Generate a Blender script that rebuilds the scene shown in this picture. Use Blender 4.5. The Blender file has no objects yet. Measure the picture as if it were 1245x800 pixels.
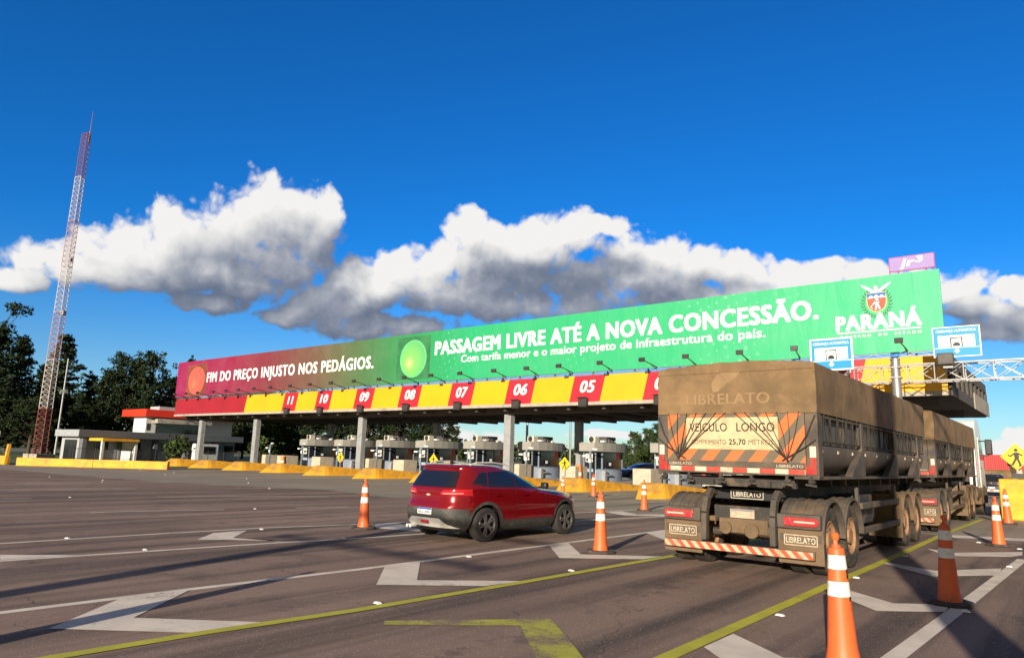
import bpy, bmesh, math, random
from mathutils import Vector, Matrix, Euler
from mathutils.bvhtree import BVHTree
random.seed(7)
SC = bpy.context.scene
COL = SC.collection
R = math.radians

# ------------------------------------------------------------------ camera
F_PX, ROLL, YAW, CAM_H = 853.0, R(1.7), R(39.0), 1.65
PITCH = R(10.379)
fw = Vector((-math.sin(YAW)*math.cos(PITCH), math.cos(YAW)*math.cos(PITCH), math.sin(PITCH)))
r0 = Vector((math.cos(YAW), math.sin(YAW), 0))
u0 = r0.cross(fw)
rt = r0*math.cos(ROLL) + u0*math.sin(ROLL)
up = -r0*math.sin(ROLL) + u0*math.cos(ROLL)
cam_data = bpy.data.cameras.new('camera')
cam = bpy.data.objects.new('camera', cam_data)
COL.objects.link(cam)
M = Matrix((rt, up, -fw)).transposed().to_4x4()
M.translation = Vector((0, 0, CAM_H))
cam.matrix_world = M
cam_data.sensor_width = 36
cam_data.lens = 36*F_PX/1245
cam_data.clip_start = 0.1
cam_data.clip_end = 6000
SC.camera = cam

# ------------------------------------------------------------------ sun + sky
SUN_AZ, SUN_EL = 16.5, 15.0          # shadows fall 16.5 deg left of +Y
sdir = Vector((-math.sin(R(SUN_AZ))*math.cos(R(SUN_EL)), math.cos(R(SUN_AZ))*math.cos(R(SUN_EL)), -math.sin(R(SUN_EL))))
sl = bpy.data.lights.new('sun', 'SUN')
sl.energy = 4.8
sl.angle = R(0.5)
sl.color = (1.0, 0.87, 0.70)
so = bpy.data.objects.new('sun', sl)
so.rotation_euler = sdir.to_track_quat('-Z', 'Y').to_euler()
so.location = (20, -60, 60)
COL.objects.link(so)

def pix_dir(x, y):
    d = fw + rt*((x-622.5)/F_PX) - up*((y-400)/F_PX)
    return d.normalized()
def at(x, y, depth):
    """world point seen in direction (x, y) at a depth along the view axis"""
    d = fw + rt*((x-622.5)/F_PX) - up*((y-400)/F_PX)
    return Vector((0, 0, CAM_H)) + d*depth

class NT:
    """tiny helper for building node trees"""
    def __init__(s, tree): s.t = tree; s.n = tree.nodes; s.l = tree.links
    def add(s, typ, **kw):
        nd = s.n.new(typ)
        for k, v in kw.items(): setattr(nd, k, v)
        return nd
    def inp(s, sock, v):
        if v is None: return
        if isinstance(v, bpy.types.NodeSocket): s.l.new(v, sock)
        else: sock.default_value = v
    def math(s, op, a, b=None, c=None, clamp=False):
        nd = s.add('ShaderNodeMath', operation=op, use_clamp=clamp)
        s.inp(nd.inputs[0], a); s.inp(nd.inputs[1], b); s.inp(nd.inputs[2], c)
        return nd.outputs[0]
    def vmath(s, op, a, b=None, scale=None):
        nd = s.add('ShaderNodeVectorMath', operation=op)
        s.inp(nd.inputs[0], a); s.inp(nd.inputs[1], b)
        if scale is not None: s.inp(nd.inputs['Scale'], scale)
        return nd.outputs[0]
    def mix(s, f, a, b, blend='MIX'):
        nd = s.add('ShaderNodeMix', data_type='RGBA', blend_type=blend)
        s.inp(nd.inputs[0], f); s.inp(nd.inputs[6], a); s.inp(nd.inputs[7], b)
        return nd.outputs[2]
    def noise(s, vec, scale, detail=4, rough=0.55, dist=0.0, dims='3D'):
        nd = s.add('ShaderNodeTexNoise', noise_dimensions=dims)
        if vec is not None: s.l.new(vec, nd.inputs['Vector'])
        s.inp(nd.inputs['Scale'], scale); nd.inputs['Detail'].default_value = detail
        nd.inputs['Roughness'].default_value = rough; nd.inputs['Distortion'].default_value = dist
        return nd.outputs[0]
    def ramp(s, f, stops, interp='LINEAR'):
        nd = s.add('ShaderNodeValToRGB')
        cr = nd.color_ramp; cr.interpolation = interp
        while len(cr.elements) < len(stops): cr.elements.new(0.5)
        for e, (p, col) in zip(cr.elements, stops):
            e.position = p
            e.color = (*col, 1) if len(col) == 3 else col
        s.inp(nd.inputs[0], f)
        return nd.outputs[0]
    def maprange(s, v, a, b, c=0.0, d=1.0, smooth=True):
        nd = s.add('ShaderNodeMapRange', interpolation_type='SMOOTHSTEP' if smooth else 'LINEAR')
        s.inp(nd.inputs[0], v)
        for i, q in enumerate((a, b, c, d)): s.inp(nd.inputs[1+i], q)
        return nd.outputs[0]
    def comb(s, x, y, z):
        nd = s.add('ShaderNodeCombineXYZ')
        for i, q in enumerate((x, y, z)): s.inp(nd.inputs[i], q)
        return nd.outputs[0]

world = bpy.data.worlds.new('World')
SC.world = world
world.use_nodes = True
world.node_tree.nodes.clear()
W = NT(world.node_tree)

# clouds: (photo x, photo y, rx, ry) of the puffs of each bank, turned into directions
PUFFS = [
 (25,338,60,20),(80,322,80,34),(150,298,66,44),(215,288,60,48),(262,280,62,54),(318,272,66,62),(372,278,52,52),(330,320,80,44),(322,300,64,44),(240,330,110,34),(130,332,110,28),
 (300,352,70,26),(255,368,62,16),(398,262,26,36),
 (352,388,36,11),(376,384,48,20),(395,372,60,38),(430,352,52,44),(470,345,56,40),(480,322,34,28),(545,318,56,40),(575,282,42,30),(600,300,50,36),(655,300,66,44),(700,285,52,34),(735,275,46,22),(560,356,110,40),(600,332,64,40),(660,352,120,44),
 (780,312,46,40),(812,308,40,32),(850,322,44,32),(780,345,110,40),(905,330,52,28),(950,338,46,24),(1000,335,50,22),(1050,332,44,20),(900,370,140,40),(470,398,120,20),(1100,350,60,24),
 (1120,338,50,26),(1170,345,50,26),(1230,352,44,24),(1215,395,60,24),(1155,350,36,20),(1185,372,44,20),(1215,378,36,20),(1250,362,30,16),(1200,404,60,14),(1260,398,40,26),
 (548,532,44,17),(600,540,56,20),(650,545,50,14),(745,528,60,6),(500,560,90,14),
 (1240,528,24,13),(1215,545,34,14),(1270,548,60,20),(-60,330,60,26),
 (1400,340,110,50),(1560,380,160,50),(-250,330,140,60),
]
GC = W.add('ShaderNodeTexCoord').outputs['Generated']
grp = bpy.data.node_groups.new('cloud_density', 'ShaderNodeTree')
grp.interface.new_socket('uv', in_out='INPUT', socket_type='NodeSocketVector')
grp.interface.new_socket('d', in_out='OUTPUT', socket_type='NodeSocketFloat')
grp.interface.new_socket('b', in_out='OUTPUT', socket_type='NodeSocketFloat')
G = NT(grp)
gi = G.add('NodeGroupInput'); go = G.add('NodeGroupOutput')
uv = gi.outputs[0]
# slow warp + billows
w1 = G.add('ShaderNodeTexNoise', noise_dimensions='2D'); G.l.new(uv, w1.inputs['Vector']); w1.inputs['Scale'].default_value = 9; w1.inputs['Detail'].default_value = 3
warp = G.vmath('SCALE', G.vmath('SUBTRACT', w1.outputs['Color'], (0.5, 0.5, 0.5)), scale=0.035)
uvw = G.vmath('ADD', uv, warp)
sx = G.add('ShaderNodeSeparateXYZ'); G.l.new(uvw, sx.inputs[0])
acc = None
for (px, py, rx, ry) in PUFFS:
    d = pix_dir(px, py); d2 = pix_dir(px+rx, py); d3 = pix_dir(px, py-ry)
    az, el = math.atan2(d.x, d.y), math.asin(d.z)
    ra = abs(math.atan2(d2.x, d2.y)-az); re = abs(math.asin(d3.z)-el)
    a = G.math('MULTIPLY_ADD', sx.outputs[0], 1/ra, -az/ra)
    b = G.math('MULTIPLY_ADD', sx.outputs[1], 1/re, -el/re)
    q = G.math('MULTIPLY_ADD', b, b, G.math('MULTIPLY', a, a))
    h = G.math('SUBTRACT', 1.0, q)
    acc = h if acc is None else G.math('SMOOTH_MAX', acc, h, 0.35)
base = G.math('MAXIMUM', acc, -3.0)
n1 = G.noise(uvw, 11, 9, 0.64, 0.0, '2D')
vo = G.add('ShaderNodeTexVoronoi', voronoi_dimensions='2D', feature='SMOOTH_F1'); G.l.new(uvw, vo.inputs['Vector']); vo.inputs['Scale'].default_value = 26
vo.inputs['Detail'].default_value = 2.5; vo.inputs['Roughness'].default_value = 0.55; vo.inputs['Smoothness'].default_value = 0.35
bil = G.math('SUBTRACT', 0.55, vo.outputs['Distance'])
dd = G.math('MULTIPLY_ADD', base, 0.62, G.math('MULTIPLY', G.math('SUBTRACT', n1, 0.5), 0.85))
dd = G.math('MULTIPLY_ADD', bil, 0.45, dd)
G.l.new(dd, go.inputs[0]); G.l.new(G.math('MINIMUM', base, 0.9), go.inputs[1])

sep = W.add('ShaderNodeSeparateXYZ'); W.l.new(GC, sep.inputs[0])
AZ = W.math('ARCTAN2', sep.outputs[0], sep.outputs[1])
EL = W.math('ARCSINE', sep.outputs[2])
def dens(da, de):
    g = W.add('ShaderNodeGroup'); g.node_tree = grp
    W.l.new(W.comb(W.math('ADD', AZ, da), W.math('ADD', EL, de), 0.0), g.inputs[0])
    return g.outputs[0], g.outputs[1]
D0, B0 = dens(0, 0); D1, _b = dens(-0.012, 0.020); D2, B2 = dens(-0.030, 0.060)
cover = W.maprange(D0, -0.06, 0.27)
lit_s = W.math('SUBTRACT', D0, D1)        # thinner towards the light -> bright rim
lit_l = W.math('SUBTRACT', B0, W.math('MAXIMUM', B2, -1.2))
# grey, thick undersides of the banks
SHADES = [(395,392,78,40,1.0),(650,345,105,26,1.0),(70,352,110,26,0.9),(300,368,95,24,1.0),(335,335,60,22,0.6),(500,385,120,26,0.8),(880,345,60,20,0.5),(1190,392,70,22,0.6),(760,360,70,20,0.8),(220,345,70,16,0.5),(580,545,40,10,0.4)]
SHB = None
for (px, py, rx, ry, k_) in SHADES:
    d = pix_dir(px, py); d2 = pix_dir(px+rx, py); d3 = pix_dir(px, py-ry)
    az, el = math.atan2(d.x, d.y), math.asin(d.z)
    ra = abs(math.atan2(d2.x, d2.y)-az); re = abs(math.asin(d3.z)-el)
    nzw = W.math('MULTIPLY', W.math('SUBTRACT', W.noise(W.comb(AZ, EL, 0.0), 6, 2, 0.5), 0.5), 0.8) if SHB is None else nzw
    a = W.math('MULTIPLY_ADD', AZ, 1/ra, -az/ra); b = W.math('MULTIPLY_ADD', EL, 1/re, -el/re)
    q = W.math('ADD', W.math('MULTIPLY_ADD', b, b, W.math('MULTIPLY', a, a)), nzw)
    h = W.math('MULTIPLY', W.maprange(q, 1.7, -0.1), k_)
    SHB = h if SHB is None else W.math('MAXIMUM', SHB, h)
slow = W.math('SUBTRACT', W.noise(W.comb(AZ, EL, 0.0), 7, 2, 0.5), 0.5)
lum = W.math('MULTIPLY_ADD', lit_s, 0.36, W.math('MULTIPLY_ADD', lit_l, 0.36, W.math('MULTIPLY_ADD', slow, 0.42, 0.43)))
lum = W.math('MULTIPLY_ADD', SHB, -0.26, lum, clamp=True)
CLOUD = W.ramp(lum, [(0.0, (1.25, 1.55, 2.25)), (0.20, (1.75, 2.05, 2.75)), (0.40, (2.9, 3.15, 3.75)), (0.58, (4.6, 4.75, 5.1)), (0.80, (6.7, 6.7, 6.65)), (1.0, (8.0, 7.85, 7.7))])
sky = W.add('ShaderNodeTexSky', sky_type='NISHITA')
sky.sun_disc = False
sky.sun_elevation = R(SUN_EL)
sky.sun_rotation = R(180-SUN_AZ)
sky.altitude = 900; sky.air_density = 1.0; sky.dust_density = 0.5; sky.ozone_density = 2.0
hs = W.add('ShaderNodeHueSaturation'); W.l.new(sky.outputs[0], hs.inputs['Color'])
hs.inputs['Saturation'].default_value = 1.15; hs.inputs['Value'].default_value = 1.0
bg = W.add('ShaderNodeBackground'); bg.inputs['Strength'].default_value = 0.07
TINT = W.mix(1.0, hs.outputs[0], W.mix(W.maprange(sep.outputs[2], 0.0, 0.30), (0.70, 0.92, 1.12, 1), (0.11, 0.80, 1.46, 1)), 'MULTIPLY')
# unseen cloud veil added behind the camera to lower and neutralise ambient light
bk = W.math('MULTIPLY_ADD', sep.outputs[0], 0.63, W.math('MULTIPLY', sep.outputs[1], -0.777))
ambient_veil = W.math('MULTIPLY', W.maprange(bk, -0.35, 0.25), W.maprange(W.noise(GC, 2.2, 6, 0.6), 0.15, 0.45))
ambient_veil = W.math('MULTIPLY', ambient_veil, W.maprange(sep.outputs[2], 0.0, 0.12))
TINT = W.mix(ambient_veil, TINT, (1.7, 1.5, 1.3, 1))
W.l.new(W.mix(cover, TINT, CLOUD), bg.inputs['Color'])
wo = W.add('ShaderNodeOutputWorld'); W.l.new(bg.outputs[0], wo.inputs[0])

SC.view_settings.view_transform = 'Standard'
SC.view_settings.look = 'None'
SC.view_settings.exposure = 0.7
SC.view_settings.gamma = 1.0
SC.render.engine = 'CYCLES'
SC.cycles.max_bounces = 6
SC.cycles.transparent_max_bounces = 8

# ------------------------------------------------------------------ helpers
class MB:
    def __init__(s): s.v = []; s.f = []; s.m = []
    def add(s, vs, fs, mi=0):
        o = len(s.v); s.v += [tuple(p) for p in vs]
        s.f += [tuple(i+o for i in f) for f in fs]; s.m += [mi]*len(fs)
        return s
    def box(s, x0, x1, y0, y1, z0, z1, mi=0):
        vs = [(x0,y0,z0),(x1,y0,z0),(x1,y1,z0),(x0,y1,z0),(x0,y0,z1),(x1,y0,z1),(x1,y1,z1),(x0,y1,z1)]
        return s.add(vs, [(0,3,2,1),(4,5,6,7),(0,1,5,4),(1,2,6,5),(2,3,7,6),(3,0,4,7)], mi)
    def bar(s, p, q, w, h=None, mi=0, upv=(0,0,1)):
        p = Vector(p); q = Vector(q); h = h or w
        d = (q-p).normalized(); u = Vector(upv)
        if abs(d.dot(u)) > 0.98: u = Vector((0,1,0))
        a = d.cross(u).normalized()*(w/2); b = a.cross(d).normalized()*(h/2)
        vs = [p-a-b, p+a-b, p+a+b, p-a+b, q-a-b, q+a-b, q+a+b, q-a+b]
        return s.add(vs, [(0,1,2,3),(7,6,5,4),(0,4,5,1),(1,5,6,2),(2,6,7,3),(3,7,4,0)], mi)
    def cyl(s, p, q, r, r1=None, n=14, caps=True, mi=0):
        p = Vector(p); q = Vector(q); r1 = r if r1 is None else r1
        d = (q-p).normalized(); u = Vector((0,0,1)) if abs(d.z) < 0.95 else Vector((0,1,0))
        a = d.cross(u).normalized(); b = d.cross(a).normalized()
        vs = []
        for k in range(n):
            t = 2*math.pi*k/n; e = a*math.cos(t)+b*math.sin(t)
            vs.append(p+e*r); vs.append(q+e*r1)
        fs = [(2*k, 2*k+1, (2*k+3) % (2*n), (2*k+2) % (2*n)) for k in range(n)]
        if caps:
            fs.append(tuple(2*k for k in range(n))); fs.append(tuple(2*k+1 for k in reversed(range(n))))
        return s.add(vs, fs, mi)
    def tube(s, pts, r, n=8, mi=0):
        for a, b in zip(pts, pts[1:]): s.cyl(a, b, r, n=n, mi=mi)
        return s
    def prism(s, poly, axis, a, b, mi=0):
        """2-D polygon extruded along an axis; poly coordinates are the two other axes in order"""
        n = len(poly)
        def mk(p, c): return {'x': (c, p[0], p[1]), 'y': (p[0], c, p[1]), 'z': (p[0], p[1], c)}[axis]
        vs = [mk(p, a) for p in poly] + [mk(p, b) for p in poly]
        fs = [tuple(range(n)), tuple(range(2*n-1, n-1, -1))] + [(i, n+i, n+(i+1) % n, (i+1) % n) for i in range(n)]
        return s.add(vs, fs, mi)
    def lathe(s, prof, n=24, c=(0,0,0), axis='z', mi=0, sy=1.0):
        vs = []; m = len(prof)
        for k in range(n):
            t = 2*math.pi*k/n; ct, st = math.cos(t), math.sin(t)
            for r, z in prof:
                if axis == 'z': vs.append((c[0]+r*ct, c[1]+r*st, c[2]+z))
                elif axis == 'x': vs.append((c[0]+z, c[1]+r*ct, c[2]+r*st))
                else: vs.append((c[0]+r*ct, c[1]+z, c[2]+r*st*sy))
        fs = [(k*m+i, ((k+1) % n)*m+i, ((k+1) % n)*m+i+1, k*m+i+1) for k in range(n) for i in range(m-1)]
        return s.add(vs, fs, mi)
    def poly(s, pts, mi=0): return s.add(pts, [tuple(range(len(pts)))], mi)
    def build(s, name, mats, parent=None, bevel=0.0, smooth=True, loc=None, fix=True, label=None):
        me = bpy.data.meshes.new(name)
        me.from_pydata(s.v, [], s.f)
        if not isinstance(mats, (list, tuple)): mats = [mats]
        for m in mats: me.materials.append(m)
        me.polygons.foreach_set('material_index', s.m)
        if fix:
            bm = bmesh.new(); bm.from_mesh(me)
            bmesh.ops.remove_doubles(bm, verts=bm.verts, dist=1e-5)
            bmesh.ops.recalc_face_normals(bm, faces=bm.faces)
            bm.to_mesh(me); bm.free()
        if smooth:
            me.polygons.foreach_set('use_smooth', [True]*len(me.polygons))
            me.set_sharp_from_angle(angle=R(35))
        me.update()
        o = bpy.data.objects.new(name, me)
        COL.objects.link(o)
        if parent is not None: o.parent = parent
        if loc is not None: o.location = loc
        if bevel:
            b = o.modifiers.new('bevel', 'BEVEL'); b.width = bevel; b.segments = 2; b.limit_method = 'ANGLE'; b.angle_limit = R(40)
        if label: o['label'] = label
        return o

def tag(o, label=None, cat=None, group=None, kind=None):
    if label: o['label'] = label
    if cat: o['category'] = cat
    if group: o['group'] = group
    if kind: o['kind'] = kind
    return o
def thing(name, label, cat, loc=(0,0,0), rz=0.0, group=None):
    o = bpy.data.objects.new(name, None); COL.objects.link(o)
    o.empty_display_size = 0.3
    o.location = loc; o.rotation_euler = (0, 0, rz)
    return tag(o, label, cat, group)
def dup(o, parent=None):
    c = o.copy(); COL.objects.link(c)
    if parent is not None: c.parent = parent
    for ch in list(o.children): dup(ch, c)
    return c

# text turned into a mesh; fitted to a width and a capital height, lying in the XZ plane facing -Y
def text_bm(body, bold=0.0, shear=0.0, spacing=1.0):
    spacing *= 1+bold*2.0
    cu = bpy.data.curves.new('lettering_curve', 'FONT')
    cu.body = body; cu.size = 1.0; cu.shear = shear; cu.space_character = spacing
    cu.resolution_u = 3
    ob = bpy.data.objects.new('lettering_curve', cu); COL.objects.link(ob)
    bpy.context.view_layer.update()
    me = bpy.data.meshes.new_from_object(ob.evaluated_get(bpy.context.evaluated_depsgraph_get()))
    vs = [tuple(v.co) for v in me.vertices]; fs = [tuple(p.vertices) for p in me.polygons]
    bpy.data.objects.remove(ob); bpy.data.curves.remove(cu); bpy.data.meshes.remove(me)
    return vs, fs
CAP = None
def lettering(body, x0, x1, z0, cap, y, mat, parent, bold=0.02, shear=0.0, spacing=1.0, thick=0.004, name='lettering', face=-1, sx=0.0):
    """body from x0 to x1 with its baseline at z0 (rising by sx over the width) and capital height cap"""
    global CAP
    if CAP is None:
        v, _ = text_bm('H'); CAP = max(p[1] for p in v)
    vs, fs = text_bm(body, bold, shear, spacing)
    a = min(p[0] for p in vs); b = max(p[0] for p in vs)
    k = (x1-x0)/(b-a); kz = cap/CAP
    mb = MB()
    # heavier strokes: the glyphs are struck several times with small shifts, each a hair in front of the last
    shifts = [(0, 0)] if bold < 0.008 else [(-1, -0.5), (1, -0.5), (-1, 0.5), (1, 0.5), (0, 0)]
    for i, (dx, dz) in enumerate(shifts):
        e = y-0.0004*i*(1 if thick > 0.003 else 0.3)
        mb.add([(x0+(p[0]-a)*k+dx*bold*k*0.9, e, z0+p[1]*kz+dz*bold*kz*0.9) for p in vs], fs)
    return mb.build(name, mat, parent, smooth=False, fix=False)

# ------------------------------------------------------------------ materials
MATS = {}
def mat(name, col, rough=0.6, metal=0.0, var=0.12, vscale=3.0, dirt=None, dirt_amt=0.0, dscale=2.0, bump=0.0, bscale=40.0, coat=0.0, emit=None, spec=0.5):
    if name in MATS: return MATS[name]
    m = bpy.data.materials.new(name); m.use_nodes = True
    T = NT(m.node_tree); bs = m.node_tree.nodes['Principled BSDF']
    oc = T.add('ShaderNodeTexCoord').outputs['Object']
    c = (*col, 1)
    out = c
    if var:
        n = T.noise(oc, vscale, 5, 0.6)
        lo = tuple(q*(1-var) for q in col)+(1,); hi = tuple(min(1, q*(1+var)) for q in col)+(1,)
        out = T.mix(T.maprange(n, 0.3, 0.7), lo, hi)
    if dirt is not None:
        n2 = T.noise(oc, dscale, 7, 0.65, 0.3)
        f = T.maprange(n2, 0.62-dirt_amt*0.5, 0.80-dirt_amt*0.35)
        out = T.mix(T.math('MULTIPLY', f, min(1.0, dirt_amt+0.35)), out, (*dirt, 1))
    T.inp(bs.inputs['Base Color'], out)
    bs.inputs['Roughness'].default_value = rough; bs.inputs['Metallic'].default_value = metal
    bs.inputs['Specular IOR Level'].default_value = spec
    bs.inputs['Coat Weight'].default_value = coat
    bs.inputs['Coat Roughness'].default_value = 0.05
    if bump:
        bn = T.add('ShaderNodeBump'); bn.inputs['Strength'].default_value = bump; bn.inputs['Distance'].default_value = 0.02
        T.l.new(T.noise(oc, bscale, 4, 0.6), bn.inputs['Height']); T.l.new(bn.outputs[0], bs.inputs['Normal'])
    if emit:
        bs.inputs['Emission Color'].default_value = (*emit[0], 1); bs.inputs['Emission Strength'].default_value = emit[1]
    MATS[name] = m
    return m
DUST = (0.30, 0.20, 0.11)
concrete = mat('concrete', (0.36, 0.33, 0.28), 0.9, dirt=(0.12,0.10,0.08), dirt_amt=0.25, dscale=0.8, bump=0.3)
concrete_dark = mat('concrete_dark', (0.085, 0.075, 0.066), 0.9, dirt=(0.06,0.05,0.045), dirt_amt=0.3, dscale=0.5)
yellow_paint = mat('yellow_paint', (0.74, 0.37, 0.025), 0.7, dirt=(0.26,0.16,0.07), dirt_amt=0.30, dscale=1.1, var=0.14)
yellow_panel = mat('yellow_panel', (0.78, 0.365, 0.006), 0.5, var=0.05, vscale=0.4, dirt=(0.6,0.36,0.03), dirt_amt=0.1, dscale=0.7)
red_panel = mat('red_panel', (0.40, 0.016, 0.03), 0.5, var=0.06, vscale=0.5)
dark_red_panel = mat('dark_red_panel', (0.30, 0.012, 0.022), 0.5, var=0.08, vscale=0.5)
white_print = mat('white_print', (0.86, 0.86, 0.86), 0.6, var=0.02)
white_paint = mat('white_paint', (0.74, 0.73, 0.70), 0.5, var=0.06, dirt=(0.35,0.30,0.25), dirt_amt=0.12)
steel = mat('galvanised_steel', (0.31, 0.31, 0.31), 0.45, 0.6, var=0.15, vscale=4, dirt=(0.20,0.17,0.15), dirt_amt=0.15)
steel_grey = mat('grey_painted_steel', (0.30, 0.31, 0.32), 0.5, 0.1, var=0.1, dirt=(0.12,0.10,0.09), dirt_amt=0.18)
dark_metal = mat('dark_metal', (0.035, 0.035, 0.038), 0.5, 0.2)
black_plastic = mat('black_plastic', (0.018, 0.018, 0.02), 0.45)
rubber = mat('rubber', (0.022, 0.021, 0.020), 0.8, var=0.2, vscale=8, dirt=(0.10,0.075,0.05), dirt_amt=0.2, dscale=6)
dark_glass = mat('dark_glass', (0.012, 0.014, 0.017), 0.06, var=0.0, spec=0.8)

# ------------------------------------------------------------------ ground
def asphalt_mat():
    m = bpy.data.materials.new('asphalt'); m.use_nodes = True
    T = NT(m.node_tree); bs = m.node_tree.nodes['Principled BSDF']
    oc = T.add('ShaderNodeTexCoord').outputs['Object']
    big = T.noise(oc, 0.16, 4, 0.6)
    c = T.mix(T.maprange(big, 0.35, 0.65), (0.31, 0.212, 0.160, 1), (0.42, 0.292, 0.222, 1))
    mp = T.add('ShaderNodeMapping'); T.l.new(oc, mp.inputs[0]); mp.inputs['Scale'].default_value = (1.3, 0.035, 1)
    st = T.noise(mp.outputs[0], 1.0, 4, 0.55)          # tyre-worn bands along the lanes
    c = T.mix(T.math('MULTIPLY', T.maprange(st, 0.46, 0.66), 0.80), c, (0.085, 0.064, 0.054, 1))
    blot = T.noise(oc, 0.9, 6, 0.65)
    c = T.mix(T.math('MULTIPLY', T.maprange(blot, 0.52, 0.70), 0.45), c, (0.07, 0.058, 0.052, 1))
    sx_ = T.add('ShaderNodeSeparateXYZ'); T.l.new(oc, sx_.inputs[0])
    wob = T.math('MULTIPLY_ADD', T.noise(oc, 0.25, 2, 0.5), 1.0, T.math('ADD', sx_.outputs[0], 3.95))
    u = T.math('MULTIPLY', T.math('ABSOLUTE', T.math('SUBTRACT', T.math('FRACT', T.math('ADD', T.math('DIVIDE', wob, 5.5), 0.5)), 0.5)), 5.5)
    trk = T.maprange(T.math('ABSOLUTE', T.math('SUBTRACT', u, 0.95)), 0.42, 0.05)
    oil = T.math('MULTIPLY', T.maprange(u, 0.38, 0.05), T.maprange(T.noise(oc, 1.9, 5, 0.7), 0.50, 0.62))
    dk = T.math('MAXIMUM', T.math('MULTIPLY', trk, T.maprange(T.noise(mp.outputs[0], 1.7, 4, 0.6), 0.32, 0.62)), oil)
    c = T.mix(T.math('MULTIPLY', dk, 0.50), c, (0.075, 0.060, 0.053, 1))
    fine = T.noise(oc, 110, 3, 0.7)
    c = T.mix(T.maprange(fine, 0.35, 0.7), T.mix(0.60, c, (0.04, 0.033, 0.03, 1)), c)
    sp = T.add('ShaderNodeTexVoronoi', feature='F1'); T.l.new(oc, sp.inputs['Vector']); sp.inputs['Scale'].default_value = 34
    wn = T.add('ShaderNodeTexWhiteNoise', noise_dimensions='3D'); T.l.new(sp.outputs['Position'], wn.inputs[0])
    chip = T.math('MULTIPLY', T.math('LESS_THAN', sp.outputs['Distance'], 0.22), T.math('GREATER_THAN', wn.outputs['Value'], 0.74))
    c = T.mix(T.math('MULTIPLY', chip, 0.8), c, (0.55, 0.47, 0.38, 1))
    # cracks
    cr = T.add('ShaderNodeTexVoronoi', feature='DISTANCE_TO_EDGE')
    crn = T.add('ShaderNodeTexNoise'); T.l.new(oc, crn.inputs['Vector']); crn.inputs['Scale'].default_value = 0.9; crn.inputs['Detail'].default_value = 5
    wv = T.vmath('ADD', oc, T.vmath('SCALE', crn.outputs['Color'], scale=1.6)); T.l.new(wv, cr.inputs['Vector']); cr.inputs['Scale'].default_value = 0.28
    ck = T.math('MULTIPLY', T.math('LESS_THAN', cr.outputs['Distance'], 0.0022), T.math('GREATER_THAN', big, 0.5))
    c = T.mix(T.math('MULTIPLY', ck, 0.6), c, (0.035, 0.03, 0.028, 1))
    T.l.new(c, bs.inputs['Base Color']); bs.inputs['Roughness'].default_value = 0.85; bs.inputs['Specular IOR Level'].default_value = 0.3
    bn = T.add('ShaderNodeBump'); bn.inputs['Strength'].default_value = 0.5; bn.inputs['Distance'].default_value = 0.012
    T.l.new(T.noise(oc, 85, 3, 0.7), bn.inputs['Height']); T.l.new(bn.outputs[0], bs.inputs['Normal'])
    return m
asphalt = asphalt_mat()
def slab_mat():
    m = bpy.data.materials.new('concrete_slabs'); m.use_nodes = True
    T = NT(m.node_tree); bs = m.node_tree.nodes['Principled BSDF']
    oc = T.add('ShaderNodeTexCoord').outputs['Object']
    c = T.mix(T.maprange(T.noise(oc, 0.3, 5, 0.6), 0.3, 0.7), (0.26, 0.225, 0.18, 1), (0.34, 0.295, 0.235, 1))
    mp = T.add('ShaderNodeMapping'); T.l.new(oc, mp.inputs[0]); mp.inputs['Scale'].default_value = (0.9, 0.05, 1)
    c = T.mix(T.math('MULTIPLY', T.maprange(T.noise(mp.outputs[0], 1, 4, 0.6), 0.45, 0.7), 0.7), c, (0.085, 0.075, 0.068, 1))
    br = T.add('ShaderNodeTexBrick'); T.l.new(oc, br.inputs['Vector']); br.offset = 0.0
    br.inputs['Scale'].default_value = 1.0; br.inputs['Brick Width'].default_value = 5.4; br.inputs['Row Height'].default_value = 5.0; br.inputs['Mortar Size'].default_value = 0.018; br.inputs['Mortar Smooth'].default_value = 0
    c = T.mix(T.math('MULTIPLY', br.outputs['Fac'], 0.6), c, (0.05, 0.045, 0.04, 1))
    c = T.mix(T.math('MULTIPLY', T.maprange(T.noise(oc, 60, 3, 0.7), 0.4, 0.7), 0.4), c, (0.10, 0.09, 0.08, 1))
    T.l.new(c, bs.inputs['Base Color']); bs.inputs['Roughness'].default_value = 0.85; bs.inputs['Specular IOR Level'].default_value = 0.3
    return m
slabs = slab_mat()
def grass_mat(name, a, b):
    m = bpy.data.materials.new(name); m.use_nodes = True
    T = NT(m.node_tree); bs = m.node_tree.nodes['Principled BSDF']
    oc = T.add('ShaderNodeTexCoord').outputs['Object']
    c = T.mix(T.maprange(T.noise(oc, 0.2, 8, 0.7), 0.35, 0.65), (*a, 1), (*b, 1))
    T.l.new(c, bs.inputs['Base Color']); bs.inputs['Roughness'].default_value = 0.95
    return m
soil = grass_mat('dry_grass', (0.07, 0.085, 0.03), (0.14, 0.12, 0.06))
turf = grass_mat('turf', (0.035, 0.065, 0.015), (0.06, 0.095, 0.025))
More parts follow.
